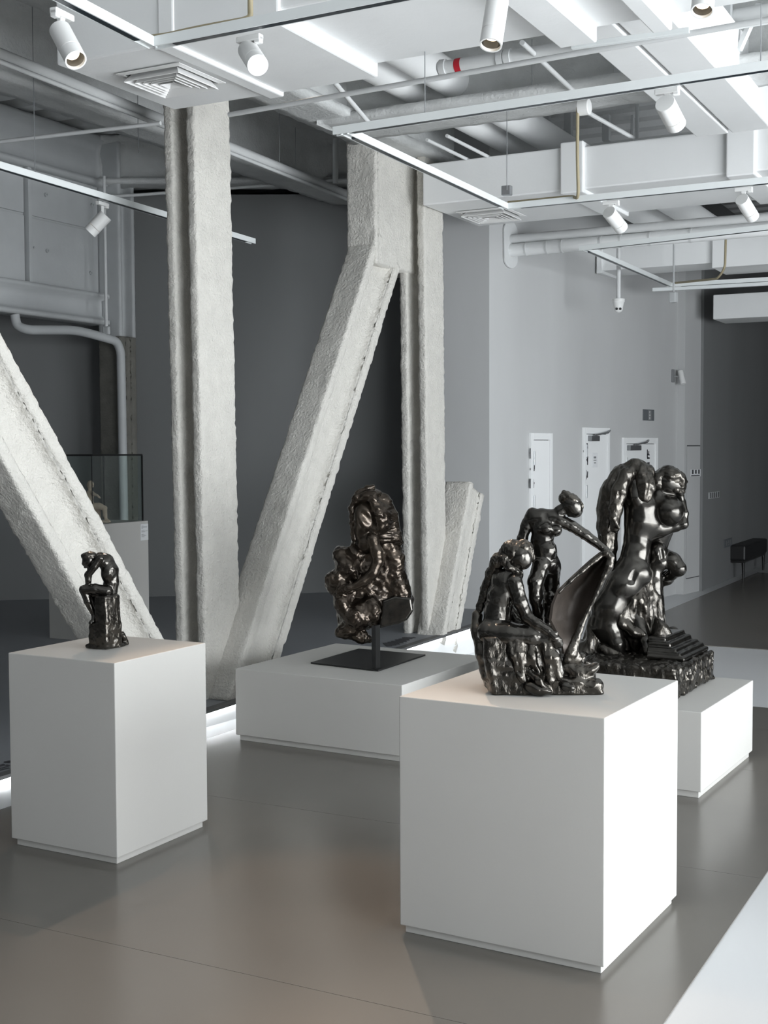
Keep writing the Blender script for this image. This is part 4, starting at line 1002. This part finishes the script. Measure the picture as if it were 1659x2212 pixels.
fold([(1340, 1310, -.10), (1346, 1346, -.125), (1372, 1366, -.14), (1388, 1372, -.15)], 12)
for i in range(6):
    a = i/5; fold([(1300-8*a, 1300+14*a, -.02), (1286-4*a, 1348+6*a, -.03), (1278+16*a, 1390+2*i, -.05), (1258+36*a, 1416+2*i, -.06), (1244+50*a, 1426+2.5*i, -.06)], 11)
for i in range(7):
    a = i/6; fold([(1300+20*a, 1400+3*i, -.12), (1330+18*a, 1420+2*i, -.15), (1368+14*a, 1434+2*i, -.165), (1410+12*a, 1444+1.5*i, -.17), (1452+8*a, 1452+i, -.15)], 11)
fold([(1426, 1372, -.10), (1444, 1396, -.12), (1462, 1418, -.13), (1480, 1444, -.13), (1484, 1452, -.12)], 11)
fold([(1414, 1384, -.12), (1430, 1410, -.15), (1446, 1428, -.16), (1462, 1446, -.16), (1470, 1454, -.15)], 12)
s.ell(1372, 1440, -.10, 92, 22, 40, rot=6, k=.03); s.ell(1300, 1426, -.03, 62, 22, 40, rot=10, k=.03); s.ell(1440, 1440, -.09, 44, 20, 34, rot=28, k=.03)
s.ell(1268, 1408, .0, 30, 22, 30, rot=30, k=.03)
s.hull([(1408, 1330), (1428, 1344), (1448, 1384), (1470, 1416), (1488, 1450), (1468, 1466), (1400, 1458), (1388, 1400)], -.22, .0, rnd=12, k=.02)
s.build('flowing_cloth', M['bronze_rough'], TR_, vox=.0055, amp=.003, scale=24, amp2=.0065, scale2=(34, 34, 9), zmin=zR+.01)

# ================================================================== rough bronze on the black stand
zM = PM['H']+.0005
TS = thing('sculpture_stand', 'black square base plate with an upright post under the rough bronze', 'stand', np.r_[at_z(800, 1430, zM)[:2], zM])
c4 = [at_z(x, y, zM) for x, y in ((671, 1434), (817, 1451), (919, 1417), (775, 1404))]
mb = MB(); mb.prism([p+ZZ*.0005 for p in c4], ZZ*.010); mb.build('base_plate', M['black'], TS, bevel=.001)
pn = at_z(812, 1446, zM+.01); md2 = PM['d2']; md1 = PM['d1']
hp = at_y(812, 1352, pn[1])[2]
MB().para(pn+ZZ*.0, md1*.030, md2*.055, ZZ*(hp-pn[2])).build('post', M['black'], TS, bevel=.001)
YM = float(pn[1])+.16
TM = thing('bronze_sculpture', 'rough brown bronze rock with an arm and veiled head on a black stand', 'sculpture', np.array([pn[0], pn[1]+.05, hp-.05]))
s = Sculpt(YM, .03)                                              # rock mass
s.hull([(770, 1150), (810, 1132), (860, 1140), (868, 1190), (882, 1262), (890, 1300), (876, 1335), (820, 1356), (760, 1362), (731, 1352), (730, 1318), (724, 1276), (735, 1230), (752, 1190)], -.02, .20, rnd=22)
s.ell(724, 1258, .0, 23, 28, 30); s.ell(715, 1250, -.03, 13, 16, 15); s.ell(742, 1205, .02, 20, 28, 30, rot=-30); s.ell(752, 1230, -.02, 24, 28, 30)
s.ell(742, 1300, .0, 22, 40, 34); s.ell(770, 1330, -.03, 36, 34, 34); s.ell(745, 1360, -.02, 18, 18, 22); s.ell(800, 1320, -.05, 24, 30, 20)
s.chain([(732, 1366, -.01, 8), (760, 1362, .0, 10), (784, 1378, .0, 14), (795, 1380, .02, 12)])
s.chain([(728, 1196, -.02, 9), (742, 1214, -.06, 12), (762, 1236, -.07, 12), (768, 1258, -.06, 9)], k=.012)
s.chain([(740, 1268, -.07, 13), (758, 1275, -.085, 11), (770, 1268, -.08, 9)], k=.012)
s.cone((730, 1240, -.11), (748, 1252, -.11), 6, 7, sub=True, k=.02); s.cone((776, 1190, -.06), (786, 1214, -.06), 10, 9, sub=True, k=.03)
s.build('rock', M['bronze_warm'], TM, vox=.0055, amp=.013, scale=10.5, amp2=.0038, scale2=(48, 48, 48))
s = Sculpt(YM, .01)                                              # smooth cut face at the lower right
s.hull([(826, 1296), (852, 1286), (889, 1290), (893, 1318), (880, 1338), (862, 1346), (818, 1356)], -.045, .17, rnd=5)
s.build('cut_block', M['bronze'], TM, vox=.005, amp=.0015, scale=12, label='smooth cut face of the rock')
s = Sculpt(YM, .018)                                             # figure emerging: veiled head and long arm
s.ell(786, 1118, -.02, 24, 36, 34, rot=-6); s.ell(782, 1142, -.0, 20, 30, 28); s.chain([(786, 1146, -.02, 17), (790, 1172, -.02, 24)])
face(s, 780, 1122, -.04, 20, 140, ear=False)
s.cone((776, 1100, -.13), (800, 1128, -.12), 8, 10, sub=True, k=.03)
s.chain([(804, 1164, -.075, 13), (813, 1192, -.085, 12), (816, 1213, -.09, 11)], k=.014)
s.chain([(816, 1213, -.09, 11.5), (806, 1238, -.10, 11), (784, 1256, -.105, 9), (766, 1266, -.105, 7.5)], k=.010)
hand(s, 766, 1266, -.105, 752, 1270, -.105, 7, curl=(-3, 3, .01), thumb=(3, -7, -.002))
s.build('emerging_figure', M['bronze_warm'], TM, vox=.0048, amp=.0016, scale=20, infl=.003)
s = Sculpt(YM, .016)                                             # hair and veil
s.chain([(800, 1076, .0, 20), (826, 1090, .02, 22), (838, 1116, .03, 22), (844, 1146, .03, 20)]); s.ell(818, 1112, .0, 30, 42, 36, rot=-24); s.ell(808, 1140, -.03, 22, 24, 20, rot=10)
s.ell(796, 1072, -.01, 28, 16, 28, rot=-12); s.chain([(772, 1066, -.03, 7), (792, 1055, -.03, 6), (806, 1051, -.02, 4.5)], k=.01)
s.chain([(770, 1074, -.04, 10), (760, 1098, -.03, 8), (762, 1130, -.03, 7), (766, 1164, -.03, 6), (766, 1180, -.03, 4)], k=.012)
s.chain([(806, 1080, -.07, 11), (816, 1106, -.085, 10), (822, 1136, -.08, 8)], k=.02)
s.chain([(822, 1156, .0, 20), (850, 1160, .03, 18), (862, 1172, .04, 10)])
s.build('veil', M['bronze_warm'], TM, vox=.0048, amp=.005, scale=14, amp2=.0042, scale2=(26, 26, 70))

# ================================================================== small seated bronze on the left plinth
zL = PL['H']+.0005
YL = float(at_z(228, 1402, zL)[1])+.06
TL = thing('bronze_sculpture', 'small dark bronze figure seated bent over on a tall block', 'sculpture', np.r_[at_y(228, 1390, YL)[:2], zL])
s = Sculpt(YL, .010)
e2 = PL['d2']; e1 = PL['d1']
nb_ = at_z(230, 1404, zL); ztop = at_y(236, 1284, YL)[2]
aL = slope_x(nb_, e1, 192); aR = slope_x(nb_, e2, 272)
zz1 = at_y(210, 1344, YL)[2]
s.para(nb_, e1*aL, e2*aR*.8, ZZ*(zz1-zL), rnd=.012)
aL2 = slope_x(nb_, e1, 206); aR2 = slope_x(nb_, e2, 262)
s.para(nb_, e1*aL2, e2*aR2, ZZ*(ztop-zL), rnd=.010)
s.chain([(188, 1396, -.02, 5), (206, 1401, -.05, 5), (230, 1401, -.06, 5), (256, 1398, -.0, 6), (272, 1391, .06, 5)]); s.chain([(264, 1370, .05, 7), (270, 1386, .06, 7)])
s.build('block', M['bronze_rough'], TL, vox=.0032, amp=.0045, scale=26, zmin=zL, infl=.002)
s = Sculpt(YL, .007)
s.chain([(236, 1280, .02, 16), (241, 1258, .02, 14.5), (238, 1232, .02, 16), (229, 1213, .015, 15), (216, 1206, .01, 12)])
s.ell(227, 1214, .02, 18, 14, 22, rot=35); s.ell(234, 1236, .0, 14, 22, 14, rot=8)
s.chain([(214, 1204, .0, 8), (203, 1206, -.0, 7)], k=.005)
s.ell(192, 1210, -.005, 13, 15, 12, rot=10)
face(s, 192, 1213, -.005, 12, 130)
s.chain([(216, 1206, -.03, 7), (204, 1224, -.035, 6.5), (190, 1242, -.03, 6)], k=.005)
s.chain([(190, 1242, -.03, 6), (191, 1254, -.03, 5), (190, 1266, -.025, 3.6)], k=.004)
hand(s, 190, 1264, -.025, 187, 1271, -.022, 3.4, curl=(-2, 2, .004), thumb=(-2, -2, -.004))
s.chain([(208, 1210, .05, 6.5), (196, 1228, .05, 5.5), (192, 1246, .03, 4.5), (192, 1262, .02, 3.4)], k=.005)
s.chain([(230, 1277, -.02, 11), (205, 1272, -.03, 9.5), (181, 1274, -.03, 8)], k=.007)
s.chain([(181, 1274, -.03, 8), (190, 1299, -.025, 7), (203, 1328, -.015, 4.5)], k=.005)
s.chain([(203, 1328, -.015, 4.2), (203, 1340, -.03, 4), (196, 1346, -.045, 3)], k=.004)
s.chain([(232, 1279, .03, 11), (210, 1280, .035, 9), (192, 1284, .035, 7)], k=.007)
s.chain([(192, 1284, .035, 7), (206, 1308, .035, 6), (211, 1336, .03, 4)], k=.005)
s.build('seated_figure', M['bronze'], TL, vox=.0024, amp=.0009, scale=55, infl=.0036)
s = Sculpt(YL, .005)
s.ell(193, 1201, .0, 14, 9, 14, rot=-10); s.ell(186, 1212, -.008, 7, 11, 9, rot=20); s.ell(181, 1201, -.003, 5, 5, 6); s.ell(200, 1203, .0, 8, 10, 11, rot=-40)
s.build('hair', M['bronze_rough'], TL, vox=.0024, amp=.0016, scale=90, infl=.003)
# ------------------------------------------------------------------ doors in the light wall
def wall_rect(mb, p, q, z0, z1, off, th):
    mb.para(np.r_[(p+DN*off)[:2], z0], np.r_[(q-p)[:2], 0], DN*th, ZZ*(z1-z0)); return mb
def wz(x, y): return on_wall(x, y)[2]
def strokes(parent, c, u, v, n, size, m='mark', name='lettering', th=.0012, nout=None, seed=1, gap=1.25, along=None):
    """a column of small brush-like characters"""
    rnd = random.Random(seed); mb = MB(); along = v*-1 if along is None else along
    for i in range(n):
        o = c+along*(i*size*gap)
        for k in range(7):
            if k % 2: a, b = (rnd.uniform(-.45, -.1), rnd.uniform(-.45, .45)), (rnd.uniform(.1, .45), None)
            else: a, b = (rnd.uniform(-.4, .4), rnd.uniform(-.45, 0)), (None, rnd.uniform(.1, .45))
            e = (b[0] if b[0] is not None else a[0]+rnd.uniform(-.1, .1), b[1] if b[1] is not None else a[1]+rnd.uniform(-.06, .06))
            p, q = o+u*a[0]*size+v*a[1]*size, o+u*e[0]*size+v*e[1]*size
            if np.linalg.norm(q-p) < 1e-4: continue
            d = nrm(q-p); w_ = np.cross(d, nout); t = size*.16
            mb.para(p-w_*t/2, d*np.linalg.norm(q-p), w_*t, nout*th)
    return mb.build(name, M[m], parent)
def door(n, xl, xr, ytop, hinges, closer, text, frame=.05, zb=0.):
    p, q = wall_x(xl), wall_x(xr); zt = wz(xl, ytop); w = np.linalg.norm(q-p); d = DW
    o = bpy.data.objects.new('door_%d' % n, None); COL.objects.link(o); o.location = tuple(p); ORG[o.name] = np.r_[p[:2], 0.]; o['kind'] = 'structure'
    o.location = tuple(ORG[o.name])
    mb = MB(); wall_rect(mb, p, p+d*frame, zb, zt, 0, .03); wall_rect(mb, q-d*frame, q, zb, zt, 0, .03); wall_rect(mb, p+d*frame, q-d*frame, zt-.07, zt, 0, .03)
    mb.build('door_frame', M['door'], o, bevel=.003)
    mb = MB(); wall_rect(mb, p+d*(frame+.006), q-d*(frame+.006), zb+.01, zt-.076, .004, .014); leaf = mb.build('door_leaf', M['door'], o, bevel=.002)
    mb = MB(); wall_rect(mb, p+d*frame, q-d*frame, zb, zt-.07, .001, .002); mb.build('door_gap', M['mark'], o)
    for z in hinges:
        mb = MB(); c = p+d*(frame+.002)+DN*.03; mb.tube([np.r_[c[:2], z-.07], np.r_[c[:2], z+.07]], .011, n=10); mb.build('hinge', M['metal'], o, auto=40)
    if closer:
        a = p+d*(frame+.03+closer[0]); mb = MB(); wall_rect(mb, a, a+d*closer[1], zt-.15, zt-.09, .018, .05); mb.build('door_closer', M['metal'], o, bevel=.006)
        mb = MB(); mb.tube([np.r_[(a+d*closer[1]*.5+DN*.06)[:2], zt-.085], np.r_[(a+d*(closer[1]*.5+.26)+DN*.09)[:2], zt-.055], np.r_[(a+d*(closer[1]*.5+.42)+DN*.035)[:2], zt-.03]], .009, n=8); mb.build('closer_arm', M['metal'], o, auto=50)
    if text:
        c = on_wall(*text, off=.019); strokes(leaf, c, DW, ZZ, 3, .125, nout=DN, seed=n, gap=1.25)
    mb = MB(); hp = q-d*(frame+.09)
    mb.tube([np.r_[(hp+DN*.018)[:2], 1.02], np.r_[(hp+DN*.07)[:2], 1.02], np.r_[(hp+DN*.07-d*.12)[:2], 1.02]], .010, n=10); mb.build('door_handle', M['metal'], leaf, auto=50)
    return o, leaf, p, q, zt
door(1, 1142, 1188, 935, (wz(1144, 990), wz(1144, 1085), .25), None, (1150, 979), frame=.05)
o2, leaf2, p2, q2, zt2 = door(2, 1256, 1311, 923, (wz(1258, 974), wz(1258, 1062), .25), (.02, .20), (1265, 964), frame=.05)
c = on_wall(1285, 994, .019); MB().box(c, (.13, .16, .002), (DW, ZZ, DN)).build('notice', M['paper'], leaf2); 
mb = MB()
for i, w_ in enumerate((.06, .07, .05)): mb.box(c+DN*.0015+ZZ*(.03-.03*i), (w_, .010 if i else .022, .001), (DW, ZZ, DN))
mb.build('notice_text', M['grey'], leaf2)
door(3, 1341, 1415, 945, (wz(1406, 1000), .3), (.0, .30), (1400, 981), frame=.07)
# flush hatch on the pilaster right of the third door, with dark gap lines
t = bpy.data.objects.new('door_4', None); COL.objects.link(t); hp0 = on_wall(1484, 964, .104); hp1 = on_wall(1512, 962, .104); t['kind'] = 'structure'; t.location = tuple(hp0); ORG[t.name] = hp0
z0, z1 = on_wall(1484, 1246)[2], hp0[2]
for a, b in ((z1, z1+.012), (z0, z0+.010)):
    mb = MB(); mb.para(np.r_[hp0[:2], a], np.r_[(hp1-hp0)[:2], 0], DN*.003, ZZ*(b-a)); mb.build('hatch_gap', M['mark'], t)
mb = MB(); mb.para(np.r_[hp0[:2], z0+.01], np.r_[(hp1-hp0)[:2], 0], DN*.004, ZZ*(z1-z0-.01)); mb.build('hatch_leaf', M['wall'], t)
# signs, plates and small wall fittings
def plate(name, label, cat, x0, y0, x1, y1, off, m, th=.012, bev=.003):
    a = on_wall(x0, y1, off); z1 = on_wall(x0, y0, off)[2]; b = wall_x(x1)+DN*off; w_ = np.dot(b-a, DW)
    c = a+DW*w_/2+ZZ*(z1-a[2])/2; t = thing(name, label, cat, c)
    MB().box(c+DN*th/2, (w_, z1-a[2], th), (DW, ZZ, DN)).build('panel', M[m], t, bevel=bev); return t, c+DN*th, w_, z1-a[2]
t, c, w_, h_ = plate('wall_sign', 'square dark grey sign high above the third door', 'sign', 1388, 884, 1409, 908, .0, 'sign')
MB().box(c+DW*w_*.08, (w_*.30, h_*.86, .001), (DW, ZZ, DN)).build('sign_strip', M['grey'], t)
strokes(t, c+DN*.0006+ZZ*h_*.27+DW*w_*.08, DW, ZZ, 3, h_*.24, m='paper', nout=DN, seed=21, gap=1.15)
t, c, w_, h_ = plate('wall_sign', 'small pale plate with dark marks on the pilaster right of the kneeling bronze', 'sign', 1490, 1014, 1505, 1030, .102, 'paper', th=.006)
mb = MB()
for i in range(4): mb.box(c+DW*w_*(-.34+.2*i)+ZZ*h_*.14, (w_*.10, h_*(.52 if i % 2 else .58), .001), (DW, ZZ, DN))
mb.box(c+DW*w_*.30+ZZ*h_*.06, (w_*.22, h_*.12, .001), (DW, ZZ, DN)); mb.box(c-DW*w_*.16-ZZ*h_*.36, (w_*.55, h_*.14, .001), (DW, ZZ, DN)); mb.build('lettering', M['mark'], t)
DF = np.array([dd[1], -dd[0], 0])
def on_far(x, y, off=0.): return at_plane(x, y, d0+DF*off, DF)
a, b = on_far(1530, 1078), on_far(1553, 1076); zt_ = on_far(1530, 1064)[2]; wv = np.dot(b-a, dd)
t = thing('switch_plate', 'pale switch plate with five dark slots on the dark far wall', 'switch', a)
MB().para(a, dd*wv, DF*.008, ZZ*(zt_-a[2])).build('plate', M['steel'], t, bevel=.002)
for i in range(5): mb = MB(); mb.para(a+dd*wv*(.13+.185*i)+DF*.008+ZZ*(zt_-a[2])*.08, dd*wv*.075, DF*.002, ZZ*(zt_-a[2])*.84); mb.build('switch_slot', M['mark'], t)
a, b = on_far(1563, 1184), on_far(1580, 1180); zt_ = on_far(1563, 1166)[2]; wv = np.dot(b-a, dd)
t = thing('wall_sign', 'low grey square plate on the dark wall left of the black bench', 'sign', a)
MB().para(a, dd*wv, DF*.010, ZZ*(zt_-a[2])).build('panel', M['sign'], t, bevel=.002)
h_ = zt_-a[2]; mb = MB()
for (x, z, sx, sz) in ((.2, .2, .12, .6), (.45, .45, .12, .35), (.45, .2, .12, .12), (.7, .2, .1, .6), (.3, .5, .3, .08)): mb.para(a+dd*wv*x+DF*.010+ZZ*h_*z, dd*wv*sx, DF*.001, ZZ*h_*sz)
mb.build('symbol', M['grey'], t)
# small camera-like emergency lamp on the wall
c = on_wall(1452, 812); t = thing('wall_lamp', 'little white swivel lamp fixed on the wall above the hatch', 'lamp', c)
MB().box(c+DN*.012, (.06, .16, .024), (DW, ZZ, DN)).build('bracket', M['grey'], t, bevel=.006)
e = c+DN*.10-ZZ*.02+DW*.06; mb = MB(); mb.tube([c+DN*.02, e], .010, n=8); mb.build('arm', M['grey'], t)
dxx = nrm(-ZZ*.8-DW*.25+DN*.3); mb = MB(); mb.tube([e-dxx*.09, e+dxx*.09], .035, n=18); mb.build('lamp_head', M['white'], t, bevel=.006, auto=40)
# dome camera on its drop rod
c = at_y(1336, 655, 13.0); t = thing('security_camera', 'white dome security camera hanging on a drop rod before the light wall', 'security camera', c)
mb = MB(); mb.tube([np.r_[at_y(1336, 646, 13.0)[:2], at_y(1336, 646, 13.0)[2]], np.r_[c[:2], at_y(1336, 512, 13.0)[2]]], .022, n=14); mb.build('drop_rod', M['pipe'], t, auto=40)
zt_ = at_y(1336, 646, 13.0)[2]; zb_ = at_y(1336, 675, 13.0)[2]; hh = zt_-zb_
mb = MB(); mb.tube([np.r_[c[:2], zt_], np.r_[c[:2], zt_-hh*.22], np.r_[c[:2], zt_-hh*.26], np.r_[c[:2], zt_-hh*.62]], [.062, .062, .056, .046], n=28); mb.build('housing', M['white'], t, auto=40)
fd = nrm(CO-c); bc = np.r_[c[:2], zt_-hh*.66]+fd*.0
s = Sculpt(13.0, .002); s.ell(1336, 666, 0, 9.5, 9.5, 9.5); ball = s.build('camera_ball', M['white'], t, vox=.006)
u_, v_2 = perp(fd); pc = s.P(1336, 667)
mb = MB()
for k, rr in ((-1, .013), (1, .013)): q = pc+fd*.043+CR*.018*k; mb.tube([q, q+fd*.006], rr, n=16)
mb.build('lens_window', M['black'], ball, auto=40)
# hanging sensor
c = at_y(1455, 632, 13.4); t = thing('sensor', 'small hanging sensor below the far right track corner', 'sensor', c)
mb = MB(); mb.tube([c, c+ZZ*.5], .010, n=8); mb.build('stem', M['steel'], t); MB().box(c-ZZ*.05, (.075, .075, .11), (DW, DN, ZZ)).build('head', M['steel'], t, bevel=.012)
# black bench on the far floor
a = at_z(1607, 1251, 0); tdir = dd
t = thing('bench', 'black upholstered bench with slim legs in the dark corner at right', 'bench', a)
sz = at_y(1607, 1211, a[1])[2]; st_ = at_y(1603, 1178, a[1])[2]
q = a-DF*.0+dd*0
MB().para(np.r_[(q-dd*.06+DF*.03)[:2], sz], dd*1.6, -DF*.48, ZZ*(st_-sz)).build('seat', M['leather'], t, bevel=.025)
MB().para(np.r_[(q-dd*.04+DF*.01)[:2], sz-.03], dd*1.56, -DF*.44, ZZ*.03).build('seat_frame', M['black'], t)
for i in (0, 1.45):
    for j in (.0, -.38):
        p = q+dd*i+DF*(j-.01); mb = MB(); mb.tube([np.r_[p[:2], .0], np.r_[p[:2], sz-.02]], [.014, .024], n=10); mb.build('leg', M['black'], t, auto=40)
# ------------------------------------------------------------------ glass case with a pale statuette at the back left
yc = at_plat(150, 1379)[1]
cn = at_plat(205, 1386); zc = at_y(237, 1134, cn[1])[2]; pz = plat_z(cn)
n_ = cn.copy(); wl = slope_x(n_, B1, 107); wr = slope_x(n_+ZZ*1., B2, 320)
t = thing('plinth', 'grey plinth under the glass case at the back left', 'plinth', n_, 'painted display plinths')
MB().para(np.r_[n_[:2], pz-.06], B1*wl, B2*wr, ZZ*(zc-pz+.06)).build('body', M['plinth'], t, bevel=.004)
lw = slope_x(n_+ZZ*1., B2, 303); lz0 = at_y(311, 1166, (n_+B2*wr)[1])[2]; lz1 = at_y(311, 1131, (n_+B2*wr)[1])[2]
lb = np.r_[(n_+B2*lw+BX*.001)[:2], lz0]; lwid = wr-lw-.004
lt = thing('wall_label', 'white caption label on the upper corner of the case plinth', 'label', lb)
MB().para(lb, B2*lwid, BX*.002, ZZ*(lz1-lz0)).build('card', M['paper'], lt)
mb = MB(); LH = lz1-lz0
for z, w_ in ((.88, .28), (.83, .78), (.78, .74), (.73, .22), (.60, .40), (.55, .80), (.50, .44), (.36, .30), (.31, .5), (.26, .62), (.21, .40)): mb.para(lb+B2*lwid*.10+BX*.002+ZZ*LH*z, B2*lwid*w_, BX*.0006, ZZ*LH*.018)
mb.build('caption_text', M['grey'], lt)
zg = at_y(311, 984, (n_+B2*wr)[1])[2]; e = .035
gt = thing('glass_case', 'clear glass display case with thin dark edges at the back left', 'display case', n_+ZZ*(zc-n_[2]))
g0 = np.r_[(n_+B1*e+B2*e)[:2], zc+.001]; gw, gd = wl-2*e, wr-2*e; gh = zg-zc; th = .008
for (o_, a_, b_, c_) in ((g0, B1*gw, B2*th, ZZ*gh), (g0+B2*(gd-th), B1*gw, B2*th, ZZ*gh), (g0+B2*th, B1*th, B2*(gd-2*th), ZZ*gh), (g0+B1*(gw-th)+B2*th, B1*th, B2*(gd-2*th), ZZ*gh), (g0+ZZ*gh, B1*gw, B2*gd, ZZ*th)):
    MB().para(o_, a_, b_, c_).build('pane', M['glass'], gt)
mb = MB(); k = .009
cs = [g0, g0+B1*gw, g0+B1*gw+B2*gd, g0+B2*gd]
for i in range(4):
    p, q = cs[i], cs[(i+1) % 4]; mb.bar(p+ZZ*(gh+.006), q+ZZ*(gh+.006), k*1.7, k*1.7)
    if i != 1: mb.bar(p, p+ZZ*gh, k*(.6 if i == 0 else 1.4), k*(.6 if i == 0 else 1.4), up=B2)
mb.build('edge_seals', M['black'], gt)
YG = float((n_+B1*wl*.25+B2*wr*.42)[1])
st = thing('statuette', 'pale seated plaster statuette inside the glass case', 'statuette', np.r_[at_y(215, 1130, YG)[:2], zc])
s = Sculpt(YG, .006)
s.ell(195, 1047, .0, 7.5, 9, 8, rot=10); face(s, 195, 1047, .0, 7, 30); s.chain([(194, 1056, 0, 4), (195, 1062, 0, 4)])
s.chain([(194, 1068, 0, 9), (193, 1082, 0, 8), (195, 1094, .0, 10)]); s.chain([(198, 1064, -.02, 4.5), (203, 1068, -.05, 3.6), (210, 1070, -.07, 2.6)])
hand(s, 209, 1069, -.07, 212, 1072, -.075, 1.8, curl=(1, 1, .002), thumb=(1, -1.5, -.003))
s.chain([(186, 1066, .03, 4.5), (182, 1080, .04, 3.6), (190, 1092, .02, 3)])
s.chain([(198, 1094, -.01, 8), (214, 1093, -.02, 7), (226, 1098, -.02, 5.5)]); s.chain([(226, 1098, -.02, 5.5), (227, 1112, -.02, 4.6), (229, 1122, -.02, 3.4), (236, 1126, -.03, 2.8)])
s.chain([(196, 1097, .03, 8), (212, 1100, .03, 6), (214, 1124, .03, 4)])
s.build('figure', M['terracotta'], st, vox=.004, amp=.001, scale=40)
s = Sculpt(YG, .01)
s.hull([(178, 1102), (206, 1102), (212, 1122), (236, 1126), (240, 1140), (176, 1140)], -.07, .09, rnd=3); s.build('seat_rock', M['terracotta'], st, vox=.006, amp=.003, scale=30, zmin=zc+.001)
# ------------------------------------------------------------------ lettering and slots on the platform floor
def on_plat(x, y): return at_plat(x, y)+PN/np.linalg.norm(PN)*.002
t = thing('floor_grille', 'row of short black slots let in the blue grey floor by the platform edge', 'grille', on_plat(872, 1386))
for x0, y0, x1, y1 in ((832, 1389, 842, 1397), (842, 1387, 851, 1395), (850, 1385, 859, 1393), (858, 1382, 867, 1390), (866, 1380, 874, 1387), (873, 1377, 880, 1384), (880, 1377, 886, 1381), (889, 1377, 894, 1379)):
    a, b = on_plat(x0, y0), on_plat(x1, y1); mb = MB(); d = nrm(b-a); w_ = np.cross(PN/np.linalg.norm(PN), d); mb.para(a-w_*.022, b-a, w_*.044, PN/np.linalg.norm(PN)*.001); mb.build('slot', M['mark'], t)
t = thing('floor_lettering', 'black floor lettering at the left edge by the platform rim', 'lettering', on_plat(10, 1652))
mb = MB()
for pts in (((10, 1647), (20, 1644.5)), ((20, 1644), (20, 1648.5)), ((10, 1647), (20, 1648)), ((-30, 1660), (9, 1651.5)), ((-6, 1657), (12, 1653)), ((12, 1653), (20, 1655)), ((-14, 1660), (4, 1660)), ((4, 1660), (20, 1655)), ((-30, 1672), (20, 1659.5))):
    a, b = on_plat(*pts[0]), on_plat(*pts[1]); d = nrm(b-a); up = PN/np.linalg.norm(PN); w_ = np.cross(up, d); mb.para(a-w_*.009, b-a, w_*.018, up*.001)
mb.build('characters', M['mark'], t)
# ------------------------------------------------------------------ light
w = bpy.data.worlds.new('world'); scene.world = w; w.use_nodes = True
w.node_tree.nodes['Background'].inputs['Color'].default_value = (.75, .87, 1, 1); w.node_tree.nodes['Background'].inputs['Strength'].default_value = 1.0
def area(name, loc, direction, sx, sy, energy, col):
    l = bpy.data.lights.new(name, 'AREA'); l.shape = 'RECTANGLE'; l.size = sx; l.size_y = sy; l.energy = energy; l.color = col
    o = bpy.data.objects.new(name, l); COL.objects.link(o); o.location = tuple(loc)
    o.rotation_euler = Vector(tuple(direction)).to_track_quat('-Z', 'Y').to_euler(); return o
area('window_daylight', g2w(WXR+.5, (W_Y0+W_Y1)/2, .1+WTOP/2), -BX, W_Y1-W_Y0, WTOP-.1, 1600, (.93, .97, 1.0))
sun = bpy.data.lights.new('sun', 'SUN'); sun.energy = 9.0; sun.angle = math.radians(1.0); sun.color = (1, .97, .92)
so = bpy.data.objects.new('sun', sun); COL.objects.link(so)
sd = -BX*math.cos(math.radians(33))-ZZ*math.sin(math.radians(33))+B2*.1
so.rotation_euler = Vector(tuple(sd)).to_track_quat('-Z', 'Y').to_euler()
def spot_light(name, loc, d, energy, size, blend=.5, rad=.03, col=(1, .76, .58)):
    l = bpy.data.lights.new(name, 'SPOT'); l.energy = energy; l.spot_size = math.radians(size); l.spot_blend = blend; l.shadow_soft_size = rad; l.color = col
    o = bpy.data.objects.new(name, l); COL.objects.link(o); o.location = tuple(loc); o.rotation_euler = Vector(tuple(d)).to_track_quat('-Z', 'Y').to_euler()
for i, (t, d) in enumerate(LAMPS):
    hd = [c for c in t.children if c.name.startswith('snoot')][0]
    p = np.array(hd.data.vertices[1].co)*0+np.mean([np.array(v.co) for v in hd.data.vertices], 0)+ORG[t.name]
    spot_light('spot_lamp', p+d*.05, d, 45 if i != 1 else 60, 46)
hl = np.array([-.48, 8.95, 4.62]); spot_light('spot_lamp', hl, np.array([-.25, 4.1, 0.])-hl, 520, 26, .5, col=(1, .72, .52))  # unseen ceiling spotlight behind the left duct, placed to cast the front plinth's shadow
hl = np.array([-1.6, 8.6, 4.4]); spot_light('spot_lamp', hl, np.array([-1.3, 5.2, .5])-hl, 110, 40, .6)  # second unseen spotlight without a fixture, hung clear of the tracks
vs = scene.view_settings
vs.view_transform = 'Standard'; vs.look = 'None'; vs.exposure = 0.0; vs.gamma = 1.0; vs.use_curve_mapping = False
